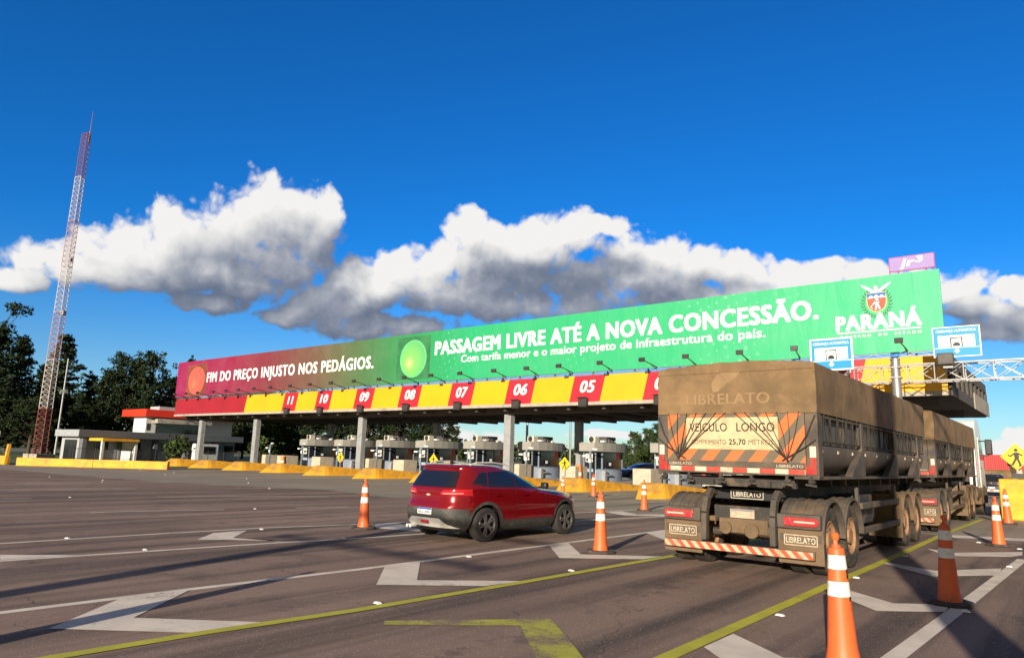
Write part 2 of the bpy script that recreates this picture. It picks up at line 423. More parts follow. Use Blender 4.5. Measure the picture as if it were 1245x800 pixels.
def paint_mat(name, col, wear=0.5, alpha_lo=0.0):
    """road paint worn down to the asphalt in patches and specks"""
    m = bpy.data.materials.new(name); m.use_nodes = True
    T = NT(m.node_tree); bs = m.node_tree.nodes['Principled BSDF']
    oc = T.add('ShaderNodeTexCoord').outputs['Object']
    c = T.mix(T.maprange(T.noise(oc, 2.5, 5, 0.6), 0.3, 0.7), tuple(q*0.80 for q in col)+(1,), (*col, 1))
    wearf = T.math('ADD', T.math('MULTIPLY', T.noise(oc, 1.6, 6, 0.7), 0.55), T.math('MULTIPLY', T.noise(oc, 55, 4, 0.75), 0.45))
    f = T.maprange(wearf, 0.66-0.22*wear, 0.74-0.20*wear)
    c = T.mix(f, c, (0.20, 0.145, 0.115, 1))
    T.l.new(c, bs.inputs['Base Color']); bs.inputs['Roughness'].default_value = 0.75; bs.inputs['Specular IOR Level'].default_value = 0.3
    return m
road_white = paint_mat('road_paint_white', (0.76, 0.68, 0.57), 0.50)
road_yellow = paint_mat('road_paint_yellow', (0.50, 0.48, 0.05), 0.50)
road_faded = paint_mat('road_paint_faded', (0.46, 0.45, 0.06), 0.95)

def sheet(name, poly, z, m, label=None):
    o = MB().poly([(x, y, z) for x, y in poly]).build(name, m, smooth=False)
    # keep the sheet facing up
    if o.data.polygons[0].normal.z < 0: o.data.flip_normals()
    return tag(o, kind='structure')
sheet('ground', [(-2500,-800),(2500,-800),(2500,3500),(-2500,3500)], -0.05, soil)
sheet('road', [(-86,-60),(60,-60),(60,60),(24,150),(-60,150),(-86,34)], 0.0, asphalt)
sheet('concrete_apron', [(-80,15.2),(-44,15.5),(-34,16.6),(-26.4,19.9),(-20.5,18.7),(-12.6,20.6),(-3.2,21.6),(20,22),(20,75),(-80,75)], 0.002, slabs)
sheet('verge', [(-160,8),(-68.5,17.5),(-62.2,18.9),(-54.5,26.4),(-54.5,60),(-120,150),(-190,150)], 0.003, turf)

def line(name, pts, w, z, m):
    pts = [Vector((x, y)) for x, y in pts]
    L = []; Rr = []
    for i, p in enumerate(pts):
        d = (pts[min(i+1, len(pts)-1)]-pts[max(i-1, 0)]).normalized(); n = Vector((-d.y, d.x))*w/2
        L.append(p+n); Rr.append(p-n)
    mb = MB()
    for i in range(len(pts)-1):
        mb.add([(L[i].x,L[i].y,z),(Rr[i].x,Rr[i].y,z),(Rr[i+1].x,Rr[i+1].y,z),(L[i+1].x,L[i+1].y,z)], [(0,1,2,3)])
    o = mb.build(name, m, smooth=False)
    for p in o.data.polygons:
        if p.normal.z < 0: o.data.flip_normals(); break
    return tag(o, kind='structure')
line('lane_line', [(-14.3,-12),(-14.15,4.2),(-14.1,7),(-13.95,9),(-13.5,11.0),(-13.15,12.5),(-12.6,19),(-11.6,30)], 0.11, 0.004, road_white)
line('lane_line', [(-12.2,-12),(-12.1,3.6),(-11.6,7.7),(-11.3,9.1),(-11.1,11.3),(-11.0,16.6),(-10.2,20.8)], 0.13, 0.004, road_white)
line('lane_line', [(-8.6,-14),(-8.46,2.6),(-8.42,4.5),(-8.3,7),(-8.27,11.7),(-8.2,16.4)], 0.14, 0.004, road_white)
line('lane_line', [(-6.6,-14),(-6.45,2.4),(-6.38,3.6),(-6.2,5.1),(-6.05,7.9),(-5.9,12.0),(-5.9,28)], 0.15, 0.008, road_yellow)
line('lane_line', [(-2.9,-14),(-2.95,6),(-2.98,11),(-2.98,14.4),(-3.05,22.5),(-2.96,30)], 0.15, 0.008, road_yellow)
line('lane_line', [(-1.75,-4),(-1.48,7.3),(-1.36,10.2),(-1.1,17.3)], 0.17, 0.004, road_white)
for i, pts in enumerate([[(-19.4,7.5),(-19.3,8.5),(-18.75,10.7)],[(-18.3,12.7),(-18,14.4)],[(-25.5,7),(-25.1,8)],[(-24.5,11.5),(-22.7,17.2)],[(-30,9),(-29.5,13)],[(-35,10.5),(-34.6,14)],[(-21,20),(-20.4,26)]]):
    line('lane_dash', pts, 0.11, 0.004, road_white)
CH = dict(
 A=[(-12.84,6.85),(-13.65,7.61),(-13.69,8.36),(-12.7,7.48),(-11.79,7.84),(-11.49,8.24)],
 A0=[(-12.75,3.76),(-12.05,4.57),(-12.18,3.61)],
 M=[(-7.46,2.67),(-8.42,3.7),(-8.43,4.5),(-7.39,3.38),(-6.40,4.15),(-6.42,3.52)],
 B=[(-7.2,6.29),(-8.25,7.35),(-8.27,8.1),(-7.1,6.91),(-6.11,7.94),(-6.21,7.26)],
 C=[(-7.08,10.2),(-8.3,11.58),(-8.31,12.25),(-7.1,10.89),(-6.0,11.84),(-6.06,11.22)],
 D=[(-8.17,15.33),(-8.18,16.28),(-7.0,15.0),(-6.1,15.7),(-6.1,15.1),(-7.05,14.17)],
 E=[(-12.61,10.83),(-13.22,11.43),(-13.27,12.09),(-12.11,11.55),(-11.2,11.9),(-11.2,11.3)],
 F=[(-12.25,20.2),(-12.18,21.1),(-11.2,20.4),(-10.3,21.66),(-10.06,20.69),(-11.2,19.6)],
 S1=[(-2.86,6.45),(-2.86,7.15),(-2.2,6.62),(-1.6,7.1),(-1.6,6.3),(-2.2,5.8)],
 S2=[(-2.87,10.5),(-2.72,10.82),(-2.02,10.21),(-1.46,10.7),(-1.45,10.09),(-2.06,9.51)],
 S3=[(-2.95,14.25),(-2.9,14.45),(-2.09,13.99),(-1.29,15.35),(-1.25,14.28),(-2.02,13.21)],
 S4=[(-2.78,17.7),(-2.24,17.35),(-1.19,18.87),(-1.15,18.13),(-1.29,17.58),(-2.28,16.54)],
 S5=[(-2.95,21.96),(-1.37,22.62),(-1.32,21.9),(-2.7,21.11)],
)
for k, poly in CH.items(): sheet('chevron_marking', poly, 0.006, road_white)
sheet('chevron_marking', [(-5.62,5.05),(-4.71,6.11),(-4.52,6.37),(-3.94,5.84),(-3.1,5.0),(-3.4,4.72),(-4.54,5.88),(-5.5,4.93)], 0.006, road_faded)

# ------------------------------------------------------------------ traffic cones
cone_orange = mat('cone_orange', (0.72, 0.13, 0.03), 0.5, var=0.08, dirt=(0.30,0.085,0.035), dirt_amt=0.28, dscale=6)
cone_band = mat('cone_band', (0.78, 0.77, 0.73), 0.45, var=0.05, vscale=8, dirt=(0.42,0.34,0.26), dirt_amt=0.25, dscale=9)
cone_base_m = mat('cone_base_rubber', (0.05, 0.043, 0.038), 0.85, dirt=(0.16,0.12,0.09), dirt_amt=0.3, dscale=7)
def make_cone(name, label):
    t = thing(name, label, 'traffic cone', group='orange traffic cones')
    rad = lambda z: 0.126-0.060*((z-0.06)/0.88)
    prof = [(0.0,0.05),(0.142,0.05),(0.136,0.075),(0.128,0.11)] + [(rad(z), z) for z in (0.16,0.30,0.45,0.60,0.75,0.90,0.955)] + [(0.058,0.965),(0.0,0.967)]
    MB().lathe(prof, 28).build('cone_body', cone_orange, t)
    MB().prism([(0.27*math.cos(R(a)), 0.27*math.sin(R(a))) for a in range(0, 360, 45)], 'z', 0.0, 0.055).build('base', cone_base_m, t, bevel=0.012)
    for z0, z1 in ((0.57, 0.69), (0.79, 0.905)):
        MB().lathe([(rad(z0)+0.0025, z0),(rad(z1)+0.0025, z1)], 28).build('reflective_band', cone_band, t)
    k = MB().lathe([(0.040,0.965),(0.040,0.985),(0.018,1.0),(0.018,1.02),(0.034,1.045),(0.036,1.07),(0.022,1.09),(0.0,1.095)], 14)
    k.box(-0.012,0.012,-0.045,0.045,0.985,1.03)
    k.build('top_knob', cone_orange, t)
    return t
CONES = [
 ((-1.735,6.72),'tall orange cone nearest the camera, in front of the rear truck wheels', 12, 1.0),
 ((-12.59,10.53),'orange cone behind the red car, left of its rear bumper', 60, 1.0),
 ((-6.99,11.37),'orange cone between the red car and the dusty truck, on a white chevron', 100, 1.0),
 ((-1.47,10.69),'orange cone darkened by the broad post shadow, on the right white line', 200, 1.0),
 ((-1.67,19.82),'sunlit orange cone on the right in front of the yellow block', 30, 1.0),
 ((-2.08,28.3),'orange cone standing against the front of the yellow block', 75, 1.03),
 ((-11.84,22.05),'orange cone just left of the truck tail, before the nearest yellow island', 10, 0.95),
 ((-17.60,28.0),'small orange cone before a yellow island, its whole body visible right of the red car', 140, 0.95),
 ((-18.6,27.0),'small orange cone showing just above the bonnet of the red car', 190, 0.82),
 ((-6.93,0.85),'tall orange cone just outside the left foreground, throwing a long thin shadow', 20, 1.40),
]
cone0 = make_cone('traffic_cone', CONES[0][1])
for i, ((x, y), lab, rz, s) in enumerate(CONES):
    c = cone0 if i == 0 else dup(cone0)
    c.location = (x, y, 0.001); c.rotation_euler = (R(random.uniform(-1.2, 1.2)), R(random.uniform(-1.2, 1.2)), R(rz)); c.scale = (s, s, s); c['label'] = lab
# black tick marks on the nearest cone's right flank
for z in (0.555, 0.735, 0.775):
    rr = 0.126-0.060*((z-0.06)/0.88)
    a = R(-12)-cone0.rotation_euler.z
    MB().bar((rr*math.cos(a), rr*math.sin(a), z), ((rr+0.006)*math.cos(a), (rr+0.006)*math.sin(a), z), 0.02, 0.035).build('strap_slot', black_plastic, cone0)

# ------------------------------------------------------------------ raised road studs
stud_white = mat('stud_white', (0.80, 0.79, 0.75), 0.4, var=0.08, dirt=(0.4,0.35,0.3), dirt_amt=0.1, dscale=20)
STUDS = [(-14.23,5.19),(-12.0,5.54),(-8.35,5.5),(-6.30,5.54),(-8.13,9.08),(-6.15,9.18),(-2.8,8.36),(-2.86,12.02),(-2.85,15.72),(-1.26,10.28),(-1.20,15.67),(-25.07,9.05),(-36.86,14.64),(-18.46,11.46),(-35.22,13.96),(-13.66,8.68),(-11.36,9.03),(-1.27,19.42),(-2.1,20.25),(-37.88,22.81),(-40.84,13.67),(-18.34,23.38),(-33,20),(-28,18),(-44,21),(-47,23),(-12.3,16),(-24,25),(-52,23)]
st0 = None
for i, (x, y) in enumerate(STUDS):
    if st0 is None:
        s = 0.05
        o = MB().add([(-s,-s,0),(s,-s,0),(s,s,0),(-s,s,0),(-s*0.6,-s*0.5,0.02),(s*0.6,-s*0.5,0.02),(s*0.6,s*0.5,0.02),(-s*0.6,s*0.5,0.02)],
                 [(4,5,6,7),(0,1,5,4),(1,2,6,5),(2,3,7,6),(3,0,4,7)]).build('road_stud', stud_white, smooth=False); st0 = o
    else:
        o = st0.copy(); COL.objects.link(o)
    o.location = (x, y, 0.008); o.rotation_euler = (0, 0, random.uniform(-0.3, 0.3))
    o.scale = (1.0, 0.62, 0.9)
    tag(o, 'small white raised stud stuck on the plaza paving', 'road stud', 'white road studs')

# ------------------------------------------------------------------ toll canopy with its numbered band
LANE_X = [(-10.75,'02'),(-15.03,'03'),(-20.46,'04'),(-25.78,'05'),(-31.25,'06'),(-36.73,'07'),(-42.26,'08'),(-47.78,'09'),(-53.19,'10'),(-58.24,'11')]
ISL = [-15.7-5.45*k for k in range(0, 10)]       # island centre lines
CX0, CX1, CY0, CY1 = -79.0, -4.62, 38.0, 54.0
canopy = thing('toll_canopy', 'long toll plaza canopy with a red and yellow band of lane numbers', 'canopy', (-42, 38, 0))
ox, oy = 42, -38
def cx(x): return x+ox
def cy(y): return y+oy
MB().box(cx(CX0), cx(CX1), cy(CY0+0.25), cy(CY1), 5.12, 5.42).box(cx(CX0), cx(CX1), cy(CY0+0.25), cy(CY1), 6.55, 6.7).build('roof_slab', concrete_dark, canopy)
MB().box(cx(CX0-0.08), cx(CX1), cy(CY0-0.06), cy(CY0+0.22), 5.08, 5.30).build('front_ledge', concrete, canopy, bevel=0.02)
e = MB().box(cx(CX1)+0.003, cx(CX1)+0.14, cy(CY0+0.3), cy(CY1), 5.10, 5.62)
for k in range(9):
    y = cy(CY0+0.9+k*1.85); e.box(cx(CX1)+0.003, cx(CX1)+0.12, y, y+0.55, 5.62, 6.55)
e.box(cx(CX1)+0.003, cx(CX1)+0.12, cy(CY0+0.3), cy(CY1), 6.55, 7.1)
e.build('end_fascia', concrete_dark, canopy, bevel=0.015)  # darker concrete paints in shade here; the end board keeps the lit tone
MB().box(cx(CX1)+0.143, cx(CX1)+0.20, cy(CY0+8.5), cy(CY1), 5.06, 5.95).build('end_board', concrete, canopy, bevel=0.02)
MB().box(cx(CX0), cx(CX1), cy(CY1)+0.003, cy(CY1)+0.15, 5.05, 6.9).build('rear_fascia', concrete, canopy)
MB().box(cx(CX0)-0.12, cx(CX0)-0.003, cy(CY0+0.3), cy(CY1), 5.10, 6.9).build('end_fascia', concrete, canopy)
bm_ = MB()
for y in (39.6, 48.7): bm_.box(cx(CX0+1), cx(CX1-0.6), cy(y-0.22), cy(y+0.22), 4.72, 5.118)
for x in [CX0+1.5+2.7*k for k in range(28)]:
    if x < CX1-0.5: bm_.box(cx(x-0.11), cx(x+0.11), cy(CY0+0.5), cy(CY1-0.2), 4.86, 5.117)
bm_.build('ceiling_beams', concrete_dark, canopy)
# the band: slanted red and yellow panels
zb, zt, sl_ = 5.303, 6.98, 0.42
xs = [CX0]
def panel(x0, x1, m, nm):
    return MB().prism([(cx(x0), zb), (cx(x1), zb), (cx(x1+(sl_ if x1 < CX1-0.1 else 0)), zt), (cx(x0+(sl_ if x0 > CX0+0.1 else 0)), zt)], 'y', -0.03, 0.12).build(nm, m, canopy, smooth=False)
edges = sorted(LANE_X)
panel(CX0, -64.75, dark_red_panel, 'band_panel')['label'] = 'plain dark red panel at the left end of the band'
cur = -64.74
for x, num in edges:
    w = 2.1 if x < -50 else 2.3
    panel(cur, x-0.006, yellow_panel, 'band_panel')
    o = MB().prism([(cx(x), zb), (cx(x+w), zb), (cx(x+w+sl_), zt), (cx(x+sl_), zt)], 'y', -0.03, 0.12).build('number_panel', red_panel, canopy, smooth=False)
    o['label'] = 'red band panel numbered %s' % num
    tw = 1.12 if num != '11' else 0.9
    c0 = x+w/2+sl_/2+0.06
    lettering(num, cx(c0-tw/2), cx(c0+tw/2), 5.92, 0.72, -0.045, white_print, o, bold=0.035, shear=0.28)
    cur = x+w+0.006
panel(cur, CX1, yellow_panel, 'band_panel')
# columns
def column(x, y, z=4.72):
    mb = MB().box(cx(x-0.30), cx(x+0.30), cy(y-0.24), cy(y-0.16), 0.15, z).box(cx(x-0.30), cx(x+0.30), cy(y+0.16), cy(y+0.24), 0.15, z).box(cx(x-0.10), cx(x+0.10), cy(y-0.158), cy(y+0.158), 0.15, z)
    mb.box(cx(x-0.3), cx(x-0.22), cy(y-0.158), cy(y+0.158), 0.15, z).box(cx(x+0.22), cx(x+0.3), cy(y-0.158), cy(y+0.158), 0.15, z)
    mb.build('column', steel_grey, canopy, bevel=0.01)
for x in (-75.7, -64.8, -48.4, -32.05, -15.7, -6.45):
    column(x, 39.6); column(x, 48.7)

# lane signal boxes under the numbers
sb0 = None
for x, num in edges:
    lab = 'black lane signal box hanging below the number %s' % num
    if sb0 is None:
        sb0 = thing('lane_signal', lab, 'signal light', group='signal boxes under the lane numbers')
        MB().box(-0.30,0.30,-0.12,0.14,-0.30,0.28).build('housing', dark_metal, sb0, bevel=0.02)
        MB().box(-0.24,0.24,-0.135,-0.123,-0.23,0.22).build('screen', mat('dead_screen',(0.05,0.045,0.04),0.3), sb0)
        MB().box(-0.34,0.34,-0.30,-0.121,0.285,0.31).build('visor', dark_metal, sb0)
        s = sb0
    else: s = dup(sb0)
    s['label'] = lab
    w = 2.1 if x < -50 else 2.3
    s.location = (x+w/2+0.05, 37.75, 5.26)

# ------------------------------------------------------------------ billboard
BX0, BX1, BY = -79.3, -4.58, 37.95
BZ0, BZ1 = 7.22, 11.12
def billboard_mat():
    m = bpy.data.materials.new('printed_banner'); m.use_nodes = True
    T = NT(m.node_tree); bs = m.node_tree.nodes['Principled BSDF']
    oc = T.add('ShaderNodeTexCoord').outputs['Object']
    sp = T.add('ShaderNodeSeparateXYZ'); T.l.new(oc, sp.inputs[0])
    u = T.maprange(sp.outputs[0], BX0+42, BX1+42, smooth=False)
    c = T.ramp(u, [(0.0,(0.26,0.010,0.075)),(0.15,(0.24,0.014,0.050)),(0.25,(0.17,0.030,0.04)),(0.36,(0.12,0.085,0.05)),(0.45,(0.05,0.155,0.055)),(0.52,(0.020,0.25,0.085)),(0.60,(0.018,0.34,0.14)),(0.85,(0.035,0.39,0.175)),(1.0,(0.06,0.44,0.23))])
    # printed ornament of pale dots on the green half
    mp = T.add('ShaderNodeMapping'); T.l.new(oc, mp.inputs[0]); mp.inputs['Rotation'].default_value = (0, R(20), 0)
    v = T.add('ShaderNodeTexVoronoi', feature='F1'); v.inputs['Randomness'].default_value = 0.15; v.inputs['Scale'].default_value = 1.9
    s2 = T.add('ShaderNodeSeparateXYZ'); T.l.new(mp.outputs[0], s2.inputs[0])
    T.l.new(T.comb(s2.outputs[0], 0.0, s2.outputs[2]), v.inputs['Vector'])
    dot = T.maprange(v.outputs['Distance'], 0.20, 0.12)
    zone = T.maprange(T.noise(oc, 0.13, 2, 0.5), 0.47, 0.60)
    zone = T.math('MULTIPLY', zone, T.maprange(sp.outputs[0], 3.5, 6.0))
    zone = T.math('MULTIPLY', zone, T.maprange(sp.outputs[0], 33.0, 29.0))
    c = T.mix(T.math('MULTIPLY', T.math('MULTIPLY', dot, zone), 0.30), c, (0.45, 0.95, 0.6, 1))
    c = T.mix(T.math('MULTIPLY', T.maprange(T.noise(oc, 0.45, 6, 0.65, 0.5), 0.35, 0.75), 0.09), c, T.mix(0.5, c, (0.5, 0.55, 0.5, 1)))
    T.l.new(c, bs.inputs['Base Color']); bs.inputs['Roughness'].default_value = 0.5; bs.inputs['Specular IOR Level'].default_value = 0.35
    # vinyl wrinkles
    mp2 = T.add('ShaderNodeMapping'); T.l.new(oc, mp2.inputs[0]); mp2.inputs['Scale'].default_value = (1.0, 1, 0.22); mp2.inputs['Rotation'].default_value = (0, R(-12), 0)
    bn = T.add('ShaderNodeBump'); bn.inputs['Strength'].default_value = 0.6; bn.inputs['Distance'].default_value = 0.12
    T.l.new(T.noise(mp2.outputs[0], 0.9, 3, 0.5, 0.4), bn.inputs['Height']); T.l.new(bn.outputs[0], bs.inputs['Normal'])
    return m
bb = thing('billboard', 'very long billboard along the canopy roof fading from magenta to green, with white slogans', 'billboard', (-42, BY, 0))
def lx(x): return x+42
face = MB().box(lx(BX0), lx(BX1), 0.0, 0.10, BZ0, BZ1).build('banner', billboard_mat(), bb, smooth=False)
fr = MB()
for x in [BX0+1.2+3.0*k for k in range(25)]:
    if x > BX1-0.3: break
    fr.bar((lx(x),0.25,6.72),(lx(x),0.25,BZ1-0.1),0.1).bar((lx(x),2.4,6.72),(lx(x),0.3,BZ1-0.6),0.09)
    fr.bar((lx(x),0.25,8.2),(lx(x),1.5,8.2),0.07)
for z in (7.4, 9.2, 11.0): fr.bar((lx(BX0+.1),0.18,z),(lx(BX1-.1),0.18,z),0.08)
fr.build('support_frame', steel, bb)
ls = MB()
for z in (7.02, 7.19): ls.bar((lx(BX0+0.3),0.06,z),(lx(BX1-0.1),0.06,z),0.035)
n_ = 150
for k in range(n_):
    a = BX0+0.3+(BX1-BX0-0.4)*k/n_; b = BX0+0.3+(BX1-BX0-0.4)*(k+1)/n_
    ls.bar((lx(a),0.06,7.02 if k % 2 else 7.19),(lx(b),0.06,7.19 if k % 2 else 7.02),0.025)
ls.build('lattice_rail', steel, bb)
L = lambda body, a, b, z, cap, **k: lettering(body, lx(a), lx(b), z, cap, -0.012, white_print, bb, **k)
L('FIM DO PREÇO INJUSTO NOS PEDÁGIOS.', -72.6, -45.5, 8.66, 0.98, bold=0.040, spacing=1.06)
L('PASSAGEM LIVRE ATÉ A NOVA CONCESSÃO.', -38.25, -10.2, 9.27, 0.98, bold=0.05)
L('Com tarifa menor e o maior projeto de infraestrutura do país.', -35.5, -12.95, 8.52, 0.52, bold=0.02)
L('PARANÁ', -9.28, -5.5, 8.50, 0.72, bold=0.055)
L('GOVERNO  DO  ESTADO', -9.15, -5.5, 8.10, 0.13, bold=0.012, spacing=1.5)
MB().box(lx(-9.28), lx(-5.5), -0.014, -0.004, 8.335, 8.40).build('rule', white_print, bb, smooth=False)
def disc(name, x, z, rx, rz, y0, y1, m, par, n=32):
    return MB().prism([(lx(x)+rx*math.cos(2*math.pi*k/n), z+rz*math.sin(2*math.pi*k/n)) for k in range(n)], 'y', y0, y1).build(name, m, par, smooth=False)
def lens_mat(name, rim, mid, hot):
    m = bpy.data.materials.new(name); m.use_nodes = True
    T = NT(m.node_tree); bs = m.node_tree.nodes['Principled BSDF']
    g = T.add('ShaderNodeTexCoord').outputs['Generated']
    d = T.vmath('SUBTRACT', g, (0.36, 0.5, 0.38)); s3 = T.add('ShaderNodeSeparateXYZ'); T.l.new(d, s3.inputs[0])
    r = T.math('SQRT', T.math('ADD', T.math('POWER', T.math('ABSOLUTE', s3.outputs[0]), 2), T.math('POWER', T.math('ABSOLUTE', s3.outputs[2]), 2)))
    c = T.ramp(r, [(0.0, hot), (0.22, mid), (0.62, rim)])
    ck = T.add('ShaderNodeTexChecker'); T.l.new(g, ck.inputs['Vector']); ck.inputs['Scale'].default_value = 26
    c = T.mix(T.math('MULTIPLY', ck.outputs['Fac'], 0.12), c, (1, 1, 0.9, 1))
    T.l.new(c, bs.inputs['Base Color']); bs.inputs['Roughness'].default_value = 0.5
    return m
for nm, x, z, w, m1, mb_, lm in (('red_light_print', -74.85, 8.92, 2.2, (0.22,0.05,0.035), (0.50,0.13,0.06), lens_mat('red_lens', (0.46,0.030,0.012), (0.56,0.048,0.016), (0.66,0.12,0.04))),
                      ('green_light_print', -40.7, 9.12, 1.88, (0.03,0.16,0.06), (0.10,0.55,0.22), lens_mat('green_lens', (0.045,0.36,0.09), (0.12,0.46,0.07), (0.42,0.62,0.16)))):
    p = MB().box(lx(x-w), lx(x+w), -0.008, -0.002, z-1.65, z+1.78).build(nm, mat(nm+'_housing', m1, 0.5, var=0.35, vscale=0.5), bb, smooth=False)
    disc('ring', x, z, w*0.80, 1.50, -0.014, -0.009, mat(nm+'_ring', mb_, 0.5), p)
    disc('lens', x, z, w*0.73, 1.40, -0.020, -0.0145, lm, p)
# the coat of arms: shield, peaks, reaper, eagle, wreath
ax, az_ = -7.36, 9.86
c_red = mat('crest_red', (0.70,0.08,0.05), 0.5); c_blue = mat('crest_blue', (0.02,0.12,0.42), 0.5); c_green = mat('crest_green', (0.03,0.20,0.07), 0.5); c_gold = mat('crest_gold', (0.75,0.60,0.20), 0.5)
cr = MB()
def shield(s):
    pts = [(-0.42,0.42),(0.42,0.42),(0.42,-0.02)]
    for k in range(1, 12):
        a = math.pi*k/12; pts.append((0.42*math.cos(a), -0.02-0.50*math.sin(a)))
    pts.append((-0.42,-0.02))
    return [(lx(ax)+p[0]*s, az_+p[1]*s) for p in pts]
sh = MB().prism(shield(1.06), 'y', -0.010, -0.003).build('coat_of_arms', c_gold, bb, smooth=False)
MB().prism(shield(1.0), 'y', -0.014, -0.0105).build('shield', c_red, sh, smooth=False)
MB().box(lx(ax)-0.42, lx(ax)+0.42, -0.017, -0.0145, az_+0.16, az_+0.42).build('shield_sky', c_blue, sh, smooth=False)
pk = MB()
for px_, h_ in ((-0.24,0.14),(0.0,0.17),(0.25,0.14)):
    pk.prism([(lx(ax)+px_-0.16, az_+0.16),(lx(ax)+px_+0.16, az_+0.16),(lx(ax)+px_+0.06, az_+0.16+h_*0.8),(lx(ax)+px_-0.03, az_+0.16+h_)], 'y', -0.020, -0.0175)
pk.build('peaks', white_print, sh, smooth=False)
fg = MB()
def seg(p, q, w): fg.bar((lx(ax)+p[0], -0.0165, az_+p[1]), (lx(ax)+q[0], -0.0165, az_+q[1]), w, 0.003, upv=(0,1,0))
seg((0.02,0.10),(0.0,-0.13),0.15); seg((0.0,-0.1),(-0.06,-0.44),0.075); seg((0.03,-0.1),(0.13,-0.42),0.075); seg((0.0,0.05),(-0.17,-0.15),0.06); seg((-0.14,-0.13),(-0.28,-0.26),0.03); seg((-0.28,-0.26),(-0.2,-0.36),0.03); seg((0.04,0.05),(0.1,-0.1),0.05)
fg.build('reaper', white_print, sh, smooth=False)
eg = MB()
for s in (-1, 1):
    eg.prism([(lx(ax), az_+0.44),(lx(ax)+s*0.16, az_+0.60),(lx(ax)+s*0.40, az_+0.78),(lx(ax)+s*0.70, az_+0.92),(lx(ax)+s*0.62, az_+0.80),(lx(ax)+s*0.40, az_+0.60),(lx(ax)+s*0.20, az_+0.46)], 'y', -0.017, -0.0125 if s < 0 else -0.0126)
eg.prism([(lx(ax)-0.10, az_+0.44),(lx(ax)+0.10, az_+0.44),(lx(ax)+0.10, az_+0.66),(lx(ax)+0.03, az_+0.80),(lx(ax)-0.07, az_+0.78),(lx(ax)-0.10, az_+0.62)], 'y', -0.022, -0.018)
eg.build('eagle', white_print, sh, smooth=False)
for s in (-1, 1):
    wr = MB()
    for k in range(11):
        a = R(-90)+s*R(8+k*13); rx, rz_ = 0.62, 0.72
        p = (lx(ax)+rx*math.cos(a), az_-0.05+rz_*math.sin(a)); t = a+s*R(90)
        for off in (-0.7, 0.7):
            q = (p[0]+0.15*math.cos(t+off), p[1]+0.15*math.sin(t+off))
            wr.bar((p[0], -0.008-0.0003*(k % 3), p[1]), (q[0], -0.008-0.0003*(k % 3), q[1]), 0.06, 0.004, upv=(0,1,0))
    wr.build('wreath_branch', c_green, sh, smooth=False)

# small purple sign standing on the billboard
js = thing('purple_sign', 'small lilac sign with white lettering on top of the billboard right end', 'sign', (-5.72, BY, 0))
lilac = mat('lilac_print', (0.28,0.20,0.46), 0.5, var=0.04)
MB().box(-0.95,0.95,0.02,0.08,11.28,11.94).build('panel', lilac, js)
f = MB()
for x in (-0.97, 0.97): f.bar((x,0.05,11.13),(x,0.05,11.98),0.04)
f.bar((-0.97,0.05,11.96),(0.97,0.05,11.96),0.04).bar((-0.97,0.05,11.26),(0.97,0.05,11.26),0.04)
for x in (-0.6, 0.6): f.bar((x,0.12,11.13),(x,0.12,11.9),0.05)
f.build('frame', mat('magenta_frame',(0.35,0.06,0.16),0.5), js)
lettering('jr', -0.50, 0.14, 11.46, 0.40, 0.012, white_print, js, bold=0.035, shear=0.22)
lettering('3', 0.20, 0.48, 11.60, 0.30, 0.012, white_print, js, bold=0.035, shear=0.15)

# floodlights on arms along the foot of the billboard
FX = [-78.6,-76.1,-73.6,-71.2] + [-68.1,-65.6,-63.35,-60.6,-57.88,-54.76,-51.82,-48.88,-45.86,-42.78,-39.85,-36.99,-34.09,-30.93,-28.12,-25.53,-22.48,-19.61,-16.88,-13.8,-10.97,-8.6,-6.23]
fl0 = None
for i, x in enumerate(FX):
    if fl0 is None:
        fl = fl0 = thing('floodlight', '', 'floodlight', group='floodlights along the foot of the billboard')
        MB().bar((0,1.58,-0.25),(0,0.05,0.02),0.045).bar((0,1.58,-0.42),(0,0.9,-0.13),0.03).build('arm', dark_metal, fl)
        MB().box(-0.17,0.17,-0.12,0.06,-0.10,0.12).box(-0.19,0.19,-0.05,0.08,0.121,0.145).build('lamp_head', dark_metal, fl, bevel=0.015)
        MB().box(-0.14,0.14,0.061,0.075,-0.07,0.09).build('lens', mat('lamp_lens',(0.45,0.45,0.42),0.2), fl)
    else: fl = dup(fl0)
    fl.location = (x, 36.36, 7.30+0.22*min(1, max(0, (x+68)/62)))
    fl.rotation_euler = (0, 0, random.uniform(-0.12, 0.12))
    near = min(LANE_X, key=lambda q: abs(q[0]+1.2-x))[1]
    tag(fl, 'small black floodlight on a thin arm at the foot of the billboard', 'floodlight')

# ------------------------------------------------------------------ toll islands, booths and what stands on them
kerb_m = mat('kerb_concrete', (0.30,0.28,0.25), 0.9, dirt=(0.1,0.09,0.08), dirt_amt=0.3)
LN = ['02 and 03','03 and 04','04 and 05','05 and 06','06 and 07','07 and 08','08 and 09','09 and 10','10 and 11']
